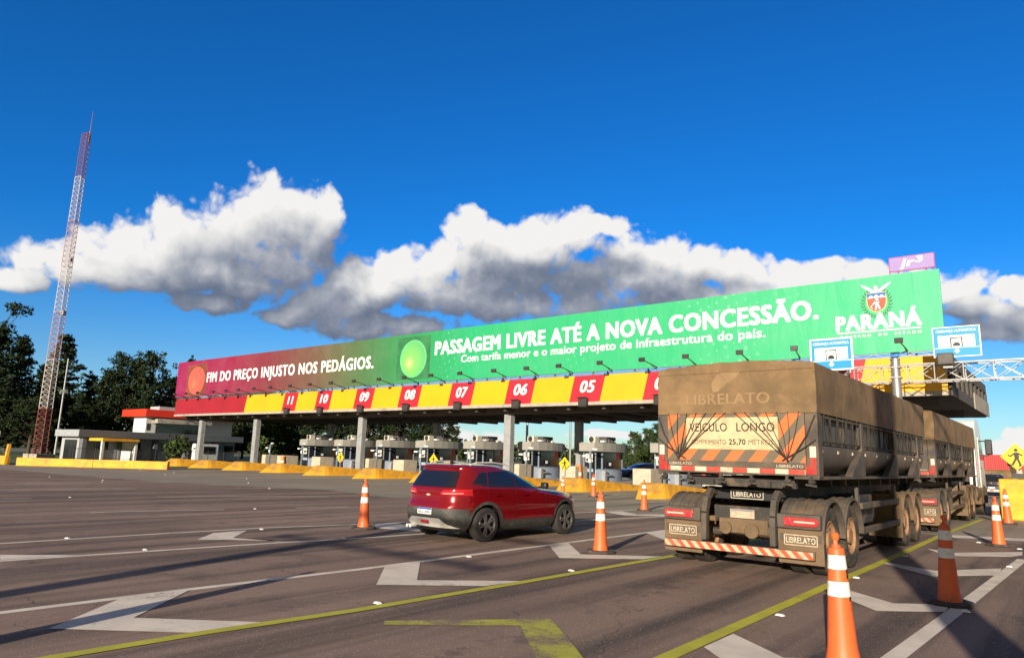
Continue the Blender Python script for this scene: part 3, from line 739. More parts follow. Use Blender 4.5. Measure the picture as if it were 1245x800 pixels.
# gap k lies left of number index: centre lines ISL[0] = between 03 and 04
NAMES = ['lanes 03 and 04','lanes 04 and 05','lanes 05 and 06','lanes 06 and 07','lanes 07 and 08','lanes 08 and 09','lanes 09 and 10','lanes 10 and 11','lane 11 and the column','the two leftmost columns']
def island_mesh(root):
    Ln = 7.5
    st = [(0.0,0.10,0.02),(1.35,0.62,0.66),(1.6,0.66,0.69),(Ln,0.82,0.24)]
    n = MB()
    vs = []
    for y, w, h in st: vs += [(-w-0.06,y,0.0),(w+0.06,y,0.0),(w,y,h),(-w,y,h)]
    fs = []
    for i in range(len(st)-1):
        a = 4*i; b = a+4
        fs += [(a+1,b+1,b+2,a+2),(a+2,b+2,b+3,a+3),(a+3,b+3,b,a)]
    fs += [(0,1,2,3),(4*len(st)-1,4*len(st)-2,4*len(st)-3,4*len(st)-4)]
    n.add(vs, fs).build('sloped_nose', yellow_paint, root, bevel=0.012, smooth=False)
    MB().box(-0.86,0.86,Ln+0.004,27.0,0.0,0.22).build('kerb_slab', kerb_m, root, bevel=0.02)
isl0 = None
for k, x in enumerate(ISL):
    lab = 'yellow sloped concrete island nose before the booth between %s' % NAMES[k]
    if isl0 is None:
        s = isl0 = thing('toll_island', lab, 'traffic island', group='yellow toll islands'); island_mesh(s)
    else: s = dup(isl0)
    s['label'] = lab
    s.location = (x, 30.2 if k else 28.7, 0.002)

booth_grey = mat('booth_fascia', (0.29,0.285,0.26), 0.55, var=0.06, dirt=(0.2,0.18,0.15), dirt_amt=0.14)
booth_blue = mat('booth_wall', (0.36,0.42,0.52), 0.5, var=0.08, dirt=(0.2,0.2,0.2), dirt_amt=0.12)
booth_post = mat('booth_post', (0.20,0.25,0.31), 0.5, 0.1)
ac_white = mat('ac_beige', (0.52,0.48,0.40), 0.5, dirt=(0.25,0.22,0.18), dirt_amt=0.12)
def booth_mesh(t):
    # plan outline of the roof: narrow front, bowed flanks; y from 0 (front) to 4.4
    def outline(s=1.0, d=0.0):
        pts = [(-0.62,0.0),(0.62,0.0),(0.86,0.7),(0.98,1.5),(1.02,2.2),(0.98,2.9),(0.86,3.7),(0.62,4.4)]
        pts = pts + [(-x, y) for x, y in reversed(pts[2:])]
        cy_ = 2.2
        return [(x*s, cy_+(y-cy_)*(1-d)) for x, y in pts]
    MB().prism(outline(), 'z', 2.24, 2.80).prism(outline(0.9, 0.05), 'z', 2.802, 2.85).build('roof_fascia', booth_grey, t, bevel=0.008, smooth=False)
    base = outline(0.76, 0.18)
    MB().prism(base, 'z', 0.22, 1.02).build('base_wall', booth_blue, t, bevel=0.015)
    w = MB().prism(outline(0.725, 0.20), 'z', 1.021, 2.239)
    w.build('window_glass', dark_glass, t, bevel=0)
    p = MB()
    for (x, y) in outline(0.75, 0.185):
        if (abs(x) > 0.84 and abs(y-2.2) < 0.1) or y < 0.5 or y > 3.9 or abs(y-1.1) < 0.25: p.bar((x, y, 1.021), (x, y, 2.239), 0.09)
    pr = outline(0.75, 0.185)
    for z in (1.05, 2.2):
        for a, b in zip(pr, pr[1:]+pr[:1]): p.bar((*a, z), (*b, z), 0.05, 0.06)
    p.build('window_frame', booth_post, t)
    ac = MB().box(-0.30,0.30,0.75,1.35,2.852,3.28).build('air_conditioner', ac_white, t, bevel=0.03)
    MB().lathe([(0.0,0),(0.20,0),(0.20,-0.01),(0.16,-0.012),(0.0,-0.012)], 18, (0.0,0.745,3.07), 'y').build('fan_grille', dark_metal, ac)
    MB().box(-0.55,0.10,1.9,3.2,2.852,3.30).cyl((0.35,1.8,2.85),(0.35,1.8,3.12),0.10).box(0.2,0.52,1.95,2.3,2.852,3.05).build('roof_plant', mat('dark_unit',(0.06,0.058,0.055),0.6), t, bevel=0.02)
    MB().cyl((0.45,2.75,2.852),(0.45,3.05,2.96),0.14,0.10).box(0.28,0.62,1.25,1.6,2.90,3.02).bar((0.45,1.42,2.852),(0.45,1.42,2.91),0.05).build('roof_lamp', white_paint, t, bevel=0.02)
    MB().box(-0.30,0.28,0.30,0.34,1.48,2.05).bar((0.0,0.36,1.9),(0.0,0.5,1.9),0.05).build('notice_board', mat('notice',(0.50,0.48,0.43),0.6), t)
    MB().box(0.60,0.90,0.95,1.25,0.22,0.95).box(0.55,0.92,1.3,2.0,0.6,0.68).build('service_cabinet', steel_grey, t, bevel=0.02)
    MB().box(0.855,0.872,1.55,1.80,1.30,1.50).build('sticker', white_print, t)
BK = [0,1,2,3,4,5,6,7,8]
b0 = None
for k in BK:
    lab = 'grey toll booth with bowed roof between %s' % NAMES[k]
    if b0 is None:
        s = b0 = thing('toll_booth', lab, 'toll booth', group='toll booths under the canopy'); booth_mesh(s)
    else: s = dup(b0)
    s['label'] = lab
    s.location = (ISL[k], 41.4, 0.0)
    for ch in s.children:
        nm = ch.name.split('.')[0]
        if nm == 'air_conditioner': ch.location.x = random.uniform(-0.25, 0.2); ch.location.y = random.uniform(-0.1, 0.5)
        if nm == 'roof_plant': ch.location.y = random.uniform(-0.2, 0.35); ch.scale.z = 1; ch.location.x = random.uniform(-0.05, 0.2)
        if nm == 'notice_board': ch.location.x = random.uniform(-0.08, 0.10); ch.location.z = random.uniform(-0.08, 0.05)

block_m = mat('block_concrete', (0.46,0.40,0.31), 0.9, dirt=(0.2,0.16,0.12), dirt_amt=0.2)
k0 = None
for k in (0,1,2,3,4,5,6,7,8,9):
    lab = 'beige concrete block guarding the booth between %s' % NAMES[k]
    if k0 is None:
        k0 = s = MB().box(-0.62,0.62,0,1.5,0.0,1.0).build('concrete_block', block_m, bevel=0.04)
    else: s = k0.copy(); COL.objects.link(s)
    s.location = (ISL[k]+0.05, 39.55 if k in (0,3,6) else 39.0, 0.224)
    if k in (3,6): s.location.y = 40.0
    if k == 9: s.location.y = 40.4
    tag(s, lab, 'concrete block', 'concrete blocks before the booths')

# camera posts beside each booth
def cam_post(t):
    p = MB().bar((0,0,0.0),(0,0,2.05),0.11).bar((0,0,1.98),(0.55,-0.1,2.12),0.05).bar((0,0,1.75),(-0.35,-0.15,1.70),0.05)
    p.build('post', booth_post, t)
    MB().box(0.35,0.75,-0.17,-0.03,2.08,2.20).build('camera_housing', white_paint, t, bevel=0.02)
    MB().box(-0.55,-0.2,-0.24,-0.10,1.62,1.75).build('camera_housing', white_paint, t, bevel=0.02)
    MB().box(-0.09,0.09,-0.10,-0.058,1.25,1.5).build('sticker', white_print, t)
c0_ = None
for k in range(0, 10):
    lab = 'slim post with white cameras at the booth between %s' % NAMES[k]
    if c0_ is None: s = c0_ = thing('camera_post', lab, 'camera post', group='camera posts at the booths'); cam_post(s)
    else: s = dup(c0_)
    s['label'] = lab; s.location = (ISL[k]+0.62, 40.9, 0.224); s.rotation_euler = (0, 0, random.uniform(-0.3, 0.3))

# orange bollards and bins on some islands
bol_m = mat('orange_plastic', (0.72,0.20,0.025), 0.5)
def bollard(x, y, lab, h=0.95, r=0.22):
    t = thing('orange_barrel', lab, 'barrel', (x, y, 0.224))
    MB().lathe([(0,0),(r,0),(r*0.98,h*0.3),(r*0.93,h*0.32),(r*0.93,h*0.6),(r*0.88,h*0.62),(r*0.85,h),(0,h)], 18).build('barrel_body', bol_m, t)
    MB().lathe([(r*0.945,h*0.36),(r*0.935,h*0.56)], 18).build('reflective_band', cone_band, t)
bollard(ISL[2]+0.55, 39.6, 'orange barrel beside the walking sign between lanes 05 and 06', 1.1)
bollard(ISL[4]+0.70, 38.6, 'orange barrel beside the block between lanes 07 and 08')
bollard(ISL[8]+0.55, 38.9, 'orange barrel at the far left islands, before the dark red band panel')

# pedestrian warning signs
sign_yellow = mat('sign_yellow', (0.86,0.56,0.01), 0.45, var=0.04)
sign_black = mat('sign_black', (0.015,0.015,0.015), 0.5)
def walker(par, s, y, z):
    m = MB()
    def sg(p, q, w, k=0): m.bar((p[0]*s, y-0.0006*k, z+p[1]*s), (q[0]*s, y-0.0006*k, z+q[1]*s), w*s, 0.004, upv=(0,1,0))
    sg((0.0,0.16),(0.02,-0.06),0.15); sg((0.0,-0.04),(-0.13,-0.30),0.075,1); sg((0.03,-0.05),(0.12,-0.32),0.075,2)
    sg((-0.02,0.15),(-0.20,0.0),0.055,3); sg((-0.20,0.01),(-0.25,0.08),0.05,4); sg((0.03,0.15),(0.20,0.04),0.055,5); sg((-0.13,-0.29),(-0.21,-0.31),0.05,6); sg((0.12,-0.31),(0.06,-0.335),0.05,7)
    m.prism([(0.005*s+0.062*s*math.cos(2*math.pi*k/16), z+0.245*s+0.062*s*math.sin(2*math.pi*k/16)) for k in range(16)], 'y', y-0.0025, y+0.002)
    m.build('walking_figure', sign_black, par, smooth=False)
def ped_sign(loc, lab, zc, s=1.0, post=True, rz=0):
    t = thing('pedestrian_sign', lab, 'warning sign', loc, rz, 'yellow walking figure signs')
    q = 0.46*s
    def dia(e): return [(0,zc-q+e),(q-e,zc),(0,zc+q-e),(-q+e,zc)]
    pl = MB().prism(dia(0), 'y', -0.012, 0.0).build('sign_plate', sign_yellow, t, smooth=False)
    b = MB()
    for a, c in zip(dia(0.035), dia(0.035)[1:]+dia(0.035)[:1]): b.bar((a[0],-0.0135,a[1]),(c[0],-0.0135,c[1]),0.012,0.003,upv=(0,1,0))
    b.build('border', sign_black, pl, smooth=False)
    walker(pl, 0.92*s, -0.0145, zc)
    MB().bar((0,0.035,0),(0,0.035,zc+q*0.6),0.06).build('post', steel_grey, t)
    return t
ped_sign((ISL[2]-0.1, 38.9, 0.224), 'yellow diamond walking sign between lanes 05 and 06, right of the red car', 1.13)
ped_sign((ISL[4]-0.35, 37.9, 0.2), 'yellow diamond walking sign between lanes 07 and 08, above the red car rear roof', 1.13)
ped_sign((ISL[6]-0.3, 37.75, 0.2), 'yellow diamond walking sign between lanes 09 and 10', 1.05)

# the yellow block at the right edge, with its post and sign
yb = thing('yellow_block', 'yellow painted concrete block at the right edge behind the cones', 'concrete block', (-2.45, 30.9, 0))
MB().box(0, 3.4, 0, 6.0, 0, 1.42).build('block_body', yellow_paint, yb, bevel=0.04)
MB().box(0.15, 3.2, 6.004, 20, 0, 0.2).build('kerb_slab', kerb_m, yb, bevel=0.02)
t = ped_sign((-1.92, 31.9, 1.42), 'large yellow walking sign above the yellow block at the right edge', 0.80, 1.06)
MB().box(-0.20,0.28,-0.05,0.02,0.02,0.20).build('dark_box', dark_metal, t)
pb = thing('slanted_post', 'stout beige post leaning on top of the yellow block behind the walking sign', 'post', (-2.0, 33.4, 1.42))
MB().bar((0,0,0),(-0.09,0.03,0.50),0.36,0.3).build('shaft', block_m, pb, bevel=0.02)
MB().bar((-0.09,0.03,0.51),(-0.15,0.05,0.86),0.42,0.34).build('dark_hood', dark_metal, pb, bevel=0.02)

# ------------------------------------------------------------------ sign gantry in front of the canopy
gy = 35.0
gan = thing('sign_gantry', 'galvanised lattice gantry on a round pole, crossing in front of the canopy right end', 'gantry', (-6.2, gy, 0))
MB().cyl((0,0,0),(0,0,6.45),0.19,0.19,24).cyl((0,0,6.45),(0,0,6.5),0.21,0.21,24).cyl((0,0,0),(0,0,0.05),0.4,0.4,24).build('pole', steel, gan)
tr = MB()
X0, X1, za, zc_ = -5.0, 9.0, 5.50, 6.25
YY = (0.24, 0.96)
for yy in YY:
    for z in (za, zc_): tr.bar((X0,yy,z),(X1,yy,z),0.052)
nb = 13
for i in range(nb+1):
    x = X0+(X1-X0)*i/nb
    for yy in YY: tr.bar((x,yy,za),(x,yy,zc_),0.035)
    for z in (za, zc_): tr.bar((x,YY[0],z),(x,YY[1],z),0.03)
    if i < nb:
        x2 = X0+(X1-X0)*(i+1)/nb
        for yy in YY: tr.bar((x,yy,za if i % 2 else zc_),(x2,yy,zc_ if i % 2 else za),0.03); tr.bar((x,yy,zc_ if i % 2 else za),(x2,yy,za if i % 2 else zc_),0.02)
        for z in (za, zc_): tr.bar((x,YY[0],z),(x2,YY[1],z),0.02)
tr.build('truss', steel, gan)
MB().box(-0.22,0.22,-0.22,0.24,5.62,5.68).box(-0.22,0.22,-0.22,0.24,6.08,6.14).build('clamp', steel, gan)
MB().cyl((12,0,0),(12,0,6.5),0.19,0.19,20).build('pole', steel, gan)
tr2 = MB()
for yy in YY:
    for z in (za, zc_): tr2.bar((X1+0.004,yy,z),(12.3,yy,z),0.09)
tr2.build('truss', steel, gan)
sign_blue = mat('sign_blue', (0.008,0.26,0.56), 0.45, var=0.03)
def gantry_sign(x0, x1, z0, z1, lab, white_border):
    t = thing('overhead_sign', lab, 'road sign', ((x0+x1)/2, gy+0.02, 0), 0, 'blue automatic payment signs on the gantry')
    w = (x1-x0)/2; y = 0.0
    MB().box(-w, w, 0.02, 0.06, z0, z1).build('sign_plate', white_print, t, smooth=False)
    b = 0.075 if white_border else 0.04
    bl = MB().box(-w+b, w-b, 0.008, 0.019, z0+b, z1-b).build('blue_field', sign_blue, t, smooth=False)
    H = z1-z0
    MB().box(-w*0.77, w*0.77, 0.001, 0.0075, z0+H*0.34, z1-H*0.29).build('white_field', white_print, bl, smooth=False)
    MB().box(-w+b, w-b, 0.003, 0.0075, z0+H*0.29, z0+H*0.31).build('white_rule', white_print, bl, smooth=False)
    lettering('COBRANÇA AUTOMÁTICA', -w*0.84, w*0.84, z1-b-H*0.155, H*0.085, 0.005, white_print, bl, bold=0.009)
    # booth pictogram: a frame open below with a car front in it
    zb_ = z0+H*0.34; s = w*0.26; k = MB()
    k.box(-s,-s+0.05,-0.004,0.0005,zb_,zb_+H*0.30).box(s-0.05,s,-0.004,0.0005,zb_,zb_+H*0.30).box(-s+0.0501,s-0.0501,-0.004,0.0005,zb_+H*0.30-0.05,zb_+H*0.30)
    k.box(-s*0.6,s*0.6,-0.004,0.0005,zb_+0.02,zb_+H*0.085); k.prism([(-s*0.45,zb_+H*0.086),(s*0.45,zb_+H*0.086),(s*0.3,zb_+H*0.13),(-s*0.3,zb_+H*0.13)],'y',-0.004,0.0005)
    k.build('booth_pictogram', sign_black, bl, smooth=False)
    MB().prism([(-w*0.06,z0+H*0.26),(w*0.06,z0+H*0.26),(w*0.06,z0+H*0.20),(w*0.14,z0+H*0.20),(0,z0+H*0.11),(-w*0.14,z0+H*0.20),(-w*0.06,z0+H*0.20)],'y',0.001,0.0075).build('down_arrow', white_print, bl, smooth=False)
    br = MB()
    for x in (-w*0.6, w*0.6): br.bar((x,0.09,z0+0.05),(x,0.09,z1-0.05),0.06).bar((x,0.09,5.9),(x,0.22,5.9),0.06)
    br.build('bracket', steel, t)
gantry_sign(-9.84, -7.93, 6.13, 7.67, 'blue automatic payment sign with wide white border, left on the gantry above the truck tarpaulin', True)
gantry_sign(-4.69, -2.93, 6.45, 7.77, 'blue automatic payment sign right of the billboard end, on the gantry truss', False)
gf = thing('gantry_spotlight', 'dark boxy spotlight on the gantry truss below the right blue sign', 'spotlight', (-4.22, gy-0.25, 6.36))
MB().box(-0.30,0.30,-0.2,0.12,-0.28,0.22).build('housing', mat('spot_housing',(0.06,0.055,0.05),0.6), gf, bevel=0.03)
MB().box(-0.25,0.25,-0.215,-0.201,-0.22,0.16).build('lens', mat('spot_lens',(0.10,0.095,0.085),0.3), gf)
MB().bar((0,0.0,-0.285),(0,0.35,-0.40),0.07).box(-0.1,0.25,-0.1,0.2,-0.42,-0.34).build('bracket', steel, gf)

# posts behind the camera whose shadows cross the plaza
def tall_post(name, loc, h, r0_, r1_, arm, lab, cat):
    t = thing(name, lab, cat, loc)
    MB().cyl((0,0,0),(0,0,h),r0_,r1_,18).build('pole', steel, t)
    if arm:
        MB().tube([(0,0,h-0.1),(0.9,0,h+0.25),(1.8,0,h+0.3)],0.05).build('arm', steel, t)
        MB().box(1.7,2.4,-0.14,0.14,h+0.22,h+0.34).build('lamp_head', steel_grey, t, bevel=0.03)
    else:
        b = MB()
        for z in (h-1.2, h-0.3): b.bar((-1.5,0,z),(4,0,z),0.1)
        for k in range(8): b.bar((-1.5+k*0.69,0,h-1.2),(-1.5+(k+1)*0.69,0,h-0.3),0.05)
        b.build('truss', steel, t)
tall_post('gantry_post', (2.43,-2.6,0), 10.5, 0.27, 0.27, False, 'thick gantry post behind the camera whose shadow crosses the truck', 'post')
tall_post('street_lamp', (-5.07,-12.0,0), 6.9, 0.21, 0.19, False, 'tall lamp post far behind the camera casting a soft shadow on the plaza', 'street lamp')

# ------------------------------------------------------------------ the dusty road train
tarp_m = mat('dusty_tarpaulin', (0.190,0.120,0.057), 0.85, var=0.24, vscale=1.6, dirt=(0.110,0.072,0.038), dirt_amt=0.36, dscale=2.0, bump=0.7, bscale=2.6)
dusty_grey = mat('dusty_grey_steel', (0.070,0.060,0.050), 0.75, var=0.3, dirt=(0.15,0.102,0.06), dirt_amt=0.40, dscale=2.2)
hull_m = mat('dusty_hull', (0.105,0.090,0.074), 0.6, var=0.12, vscale=1.0, dirt=(0.23,0.165,0.10), dirt_amt=0.35, dscale=1.2)
mud_m = mat('mud_caked', (0.150,0.100,0.057), 0.95, var=0.22, vscale=4, dirt=(0.13,0.09,0.055), dirt_amt=0.3, dscale=4, bump=0.5, bscale=18)
chassis_m = mat('chassis_black', (0.03,0.027,0.024), 0.7, dirt=(0.17,0.115,0.065), dirt_amt=0.35, dscale=3)
tyre_m = mat('dusty_tyre', (0.030,0.027,0.024), 0.85, dirt=(0.14,0.095,0.055), dirt_amt=0.38, dscale=4)
rim_m = mat('dusty_rim', (0.30,0.165,0.085), 0.9, var=0.2, vscale=6, dirt=(0.16,0.10,0.06), dirt_amt=0.25, dscale=6)
lamp_red = mat('lamp_red', (0.40,0.030,0.030), 0.3, var=0.1, dirt=(0.22,0.11,0.07), dirt_amt=0.38, dscale=6)
lamp_pale = mat('lamp_pale', (0.62,0.45,0.40), 0.3, var=0.1)
letter_dusty = mat('letter_dusty', (0.50,0.42,0.31), 0.8, var=0.15, vscale=8)
letter_pale = mat('letter_pale', (0.55,0.50,0.40), 0.7, var=0.1, vscale=8)
letter_faint = mat('letter_faint', (0.245,0.158,0.080), 0.85, var=0.12, vscale=4)
rope_m = mat('rope', (0.03,0.026,0.022), 0.9)
def stripe_mat(name, a, b, period, slope, duty=0.5, dirt=0.3):
    m = bpy.data.materials.new(name); m.use_nodes = True
    T = NT(m.node_tree); bs = m.node_tree.nodes['Principled BSDF']
    oc = T.add('ShaderNodeTexCoord').outputs['Object']; sp = T.add('ShaderNodeSeparateXYZ'); T.l.new(oc, sp.inputs[0])
    v = T.math('FRACT', T.math('DIVIDE', T.math('MULTIPLY_ADD', sp.outputs[2], slope, sp.outputs[0]), period))
    c = T.mix(T.math('LESS_THAN', v, duty), (*a, 1), (*b, 1))
    n = T.noise(oc, 5, 6, 0.65)
    c = T.mix(T.math('MULTIPLY', T.maprange(n, 0.48, 0.72), dirt), c, (0.20,0.135,0.08,1))
    T.l.new(c, bs.inputs['Base Color']); bs.inputs['Roughness'].default_value = 0.7
    return m
orange_stripes = stripe_mat('orange_stripes', (0.125,0.098,0.066), (0.62,0.14,0.035), 0.40, -0.85, 0.52, 0.62)
red_white = stripe_mat('red_white_stripes', (0.50,0.38,0.26), (0.46,0.075,0.03), 0.17, 0.9, 0.5, 0.75)
red_white_rect = stripe_mat('red_white_blocks', (0.56,0.47,0.35), (0.46,0.05,0.03), 0.44, 0.0, 0.55, 0.65)
board_m = mat('cream_board', (0.55,0.44,0.26), 0.7, var=0.12, dirt=(0.34,0.18,0.09), dirt_amt=0.34, dscale=3)

WR = 0.52
def wheel_meshes():
    w = 0.13
    prof = [(0.30,-w*0.75),(0.36,-w),(0.44,-w*1.02),(0.50,-w*0.9),(WR,-w*0.75)]
    for g in range(5):
        z = -w*0.62+g*w*0.31
        prof += [(WR,z-0.012),(WR-0.014,z-0.006),(WR-0.014,z+0.006),(WR,z+0.012)]
    prof += [(WR,w*0.75),(0.50,w*0.9),(0.44,w*1.02),(0.36,w),(0.30,w*0.75)]
    t = MB().lathe(prof, 36, axis='x')
    r = MB().lathe([(0.305,-w*0.75),(0.305,w*0.80),(0.285,w*0.86),(0.27,w*0.6),(0.20,w*0.30),(0.13,w*0.36),(0.125,w*0.80),(0.0,w*0.86)], 30, axis='x')
    for k in range(10):
        a = 2*math.pi*k/10; r.cyl((w*0.28, 0.165*math.cos(a), 0.165*math.sin(a)), (w*0.46, 0.165*math.cos(a), 0.165*math.sin(a)), 0.016, n=6)
    for k in range(8):
        a = 2*math.pi*(k+0.5)/8; r.cyl((w*0.38, 0.235*math.cos(a), 0.235*math.sin(a)), (w*0.47, 0.235*math.cos(a), 0.235*math.sin(a)), 0.028, n=8, mi=1)
    return t, r
_t, _r = wheel_meshes()
wheel0 = _t.build('wheel', tyre_m); rim0 = _r.build('rim', [rim_m, chassis_m], wheel0)
_used = [False]
def axle(t, y, dual=True, r=WR, m=chassis_m):
    for s in (-1, 1):
        for xx in ((1.12, 0.80) if dual else (1.10,)):
            if not _used[0]: w = wheel0; _used[0] = True; w.parent = t
            else: w = dup(wheel0, t)
            w.location = (s*xx, y, r-0.004); w.rotation_euler = (random.uniform(0, 6), 0, 0 if s > 0 else math.pi)
            if xx == 0.80: w.rotation_euler.z += math.pi
    MB().cyl((-1.05,y,r),(1.05,y,r),0.07,n=10).box(-0.6,0.6,y-0.09,y+0.09,r+0.10,r+0.24).build('axle', m, t)

def fender(t, y, r=0.66, x0=0.62, x1=1.30, a0=0, a1=180, m=None):
    mb = MB(); n = 16; pts = []
    for k in range(n+1):
        a = R(a0+(a1-a0)*k/n); pts.append((y+r*math.cos(a), WR+r*math.sin(a)))
    inn = [(y+(p[0]-y)*(r-0.03)/r, WR+(p[1]-WR)*(r-0.03)/r) for p in pts]
    for s in (-1, 1):
        mb = MB(); vs = []
        for (py, pz), (iy, iz) in zip(pts, inn): vs += [(s*x0,py,pz),(s*x1,py,pz),(s*x1,iy,iz),(s*x0,iy,iz)]
        fs = []
        for k in range(n):
            a = 4*k; b = a+4
            fs += [(a,a+1,b+1,b),(a+1,a+2,b+2,b+1),(a+2,a+3,b+3,b+2),(a+3,a,b,b+3)]
        fs += [(0,1,2,3),(4*n,4*n+1,4*n+2,4*n+3)]
        mb.add(vs, fs)
        # ribs
        for q in range(5):
            xr = s*(x0+0.06+(x1-x0-0.12)*q/4)
            for k in range(n): mb.bar((xr,pts[k][0],pts[k][1]+0.004),(xr,pts[k+1][0],pts[k+1][1]+0.004),0.05,0.022)
        mb.build('mudguard', m or dusty_grey, t)

def trailer(name, label, X, Y, L, rear_detail=True):
    t = thing(name, label, 'truck trailer', (X, Y, 0), 0, 'tarpaulin covered trailers')
    # tarpaulin: slightly arched roof
    nx = 12; ny = 16; vs = []; fs = []
    z0, zs, zr = 2.46, 3.24, 3.315
    prof = [(-1.325,z0),(-1.33,2.85),(-1.325,zs-0.03),(-1.30,zs)]+[(-1.30+2.6*k/nx, zs+(zr-zs)*math.sin(math.pi*k/nx)) for k in range(1, nx)]+[(1.30,zs),(1.325,zs-0.03),(1.33,2.85),(1.325,z0)]
    rng = random.Random(len(name)+int(Y))
    m = len(prof)
    for j in range(ny+1):
        y = L*j/ny
        for i, (x, z) in enumerate(prof):
            sag = -0.022*abs(math.sin(math.pi*j*ny/ny/2)) if 3 < i < m-4 else 0
            wob = 0.0
            if z > z0+0.01: wob = rng.uniform(-0.012, 0.012)
            vs.append((x+(wob if abs(x) > 1.2 else 0), y, z+sag+(wob if abs(x) <= 1.2 else 0)))
    fs = [(j*m+i, j*m+i+1, (j+1)*m+i+1, (j+1)*m+i) for j in range(ny) for i in range(m-1)]
    fs += [tuple(range(m)), tuple(ny*m+i for i in reversed(range(m)))]
    tp = MB().add(vs, fs).build('tarpaulin', tarp_m, t, bevel=0.02)
    MB().prism([(-1.30,-0.012),(1.30,-0.012),(1.30,-0.001),(-1.30,-0.001)], 'z', zs-0.10, zs-0.045).build('hem', tarp_m, tp)
    # cargo body with round belly
    def sec():
        pts = [(1.20,2.46),(1.20,2.0),(1.255,1.97),(1.25,1.86),(1.20,1.72),(1.10,1.60),(0.95,1.52)]
        return pts+[(-x, z) for x, z in reversed(pts)]
    MB().prism(sec(), 'y', 0.04, L-0.02).build('cargo_body', hull_m, t)
    po = MB()
    posts = [L*0.305, L*0.615, L*0.895]
    for s in (-1, 1):
        po.box(s*1.14, s*1.325, 0.0, 0.22, 1.48, 2.455)
        for y in posts: po.box(s*1.205, s*1.315, y-0.09, y+0.09, 1.50, 2.455); po.add([(s*1.315,y-0.09,1.5),(s*1.315,y-0.95,1.5),(s*1.315,y-0.09,1.95),(s*1.20,y-0.09,1.5),(s*1.20,y-0.95,1.5),(s*1.20,y-0.09,1.95)],[(0,1,2),(5,4,3),(0,3,4,1),(1,4,5,2)])
        po.box(s*0.95, s*1.315, 0.0, L-0.05, 1.455, 1.498)
        po.box(s*1.205, s*1.30, 0.23, L-0.05, 2.40, 2.45)
    po.build('side_posts', dusty_grey, t, bevel=0.01)
    for s in (-1, 1):
        br = MB()
        ends = [0.24]+posts+[L-0.06]
        for a, b in zip(ends, ends[1:]):
            a += 0.12; b -= 0.12
            br.bar((s*1.285,a,2.03),(s*1.285,b,2.03),0.028)
            n = max(2, int((b-a)/0.42))
            for k in range(n+1):
                y = a+(b-a)*k/n; br.bar((s*1.285,y,2.03),(s*1.295,y,2.46),0.020)
            for k in range(n*2):
                y = a+(b-a)*k/(n*2); br.bar((s*1.31,y,2.04),(s*1.325,y+rng.uniform(-.25,.25),2.47),0.010)
        br.build('lashing_bars', rope_m, t)
    for k in range(10):
        y = 0.45+(L-0.9)*k/9
        for s in (-1, 1):
            MB().box(s*1.252, s*1.262, y-0.05, y, 1.86, 1.91).box(s*1.252, s*1.262, y, y+0.05, 1.86, 1.91, 1).build('side_reflector', [letter_pale, lamp_red], t)
    # rear wall
    MB().box(-1.135,1.135,0.0,0.035,1.50,2.455).build('rear_wall', orange_stripes if rear_detail else dusty_grey, t)
    MB().box(-1.13,1.13,-0.02,-0.002,1.50,1.70).build('tail_board', dusty_grey, t, bevel=0.006)
    MB().box(-1.13,1.13,-0.032,-0.022,1.525,1.60).build('reflective_strip', red_white_rect, t)
    for s in (-1, 1):
        MB().prism([(s*1.145,1.53),(s*1.29,1.53),(s*1.29,1.78),(s*1.20,1.78),(s*1.20,1.66),(s*1.145,1.66)], 'y', -0.014, -0.002).build('corner_reflector', lamp_red, t)
        MB().box(s*1.20, s*1.29, -0.014, -0.002, 1.783, 1.95).build('corner_reflector', letter_pale, t)
    if rear_detail:
        bd = MB().box(-0.79,0.74,-0.014,-0.001,1.885,2.40).build('notice_board', board_m, t)
        lettering('VEÍCULO', -0.73, -0.08, 2.175, 0.135, -0.017, rope_m, bd, bold=0.009)
        lettering('LONGO', 0.08, 0.69, 2.175, 0.135, -0.017, rope_m, bd, bold=0.009)
        lettering('COMPRIMENTO', -0.70, -0.10, 1.965, 0.075, -0.017, dusty_grey, bd, bold=0.0)
        lettering('25,70', -0.05, 0.22, 1.965, 0.085, -0.017, rope_m, bd, bold=0.03)
        lettering('METROS', 0.27, 0.66, 1.965, 0.075, -0.017, dusty_grey, bd, bold=0.0)
        # pale emblem and word on the tarpaulin
        lettering('LIBRELATO', -0.78, 0.62, 2.62, 0.17, -0.005, letter_faint, tp, bold=0.03)
        pts = []
        for k in range(14):
            a = R(205-k*11); pts.append((0.0+0.33*math.cos(a), 2.92+0.25*math.sin(a)))
        pts += [(0.10,3.06),(-0.10,2.93),(-0.22,2.83)]
        MB().prism(pts, 'y', -0.004, -0.002).build('emblem', letter_faint, tp, smooth=False)
        rp = MB()
        for s, cxp in ((-1,-0.93),(1,0.89)):
            for k in range(7):
                xt = cxp-s*(-0.18+0.17*k)
                rp.tube([(cxp+s*0.02*(k-4)*0.3,-0.05,1.72),((cxp+xt)/2+rng.uniform(-.03,.03),-0.05,2.10+rng.uniform(-.03,.03)),(xt,-0.03,2.48)],0.0058,n=5)
            rp.tube([(s*1.30,-0.02,2.42),(s*1.18,-0.05,2.12),(s*0.93,-0.05,1.74)],0.012,n=6)
            rp.tube([(s*1.30,-0.02,2.05),(s*1.12,-0.05,1.92),(s*0.80,-0.05,1.73)],0.009,n=6)
        rp.build('ropes', rope_m, t)
    for s in (-1, 1): lettering('LIBRELATO', s*0.90-0.2, s*0.90+0.2, 1.625, 0.04, -0.024, letter_dusty, t, bold=0.01)
    hk = MB()
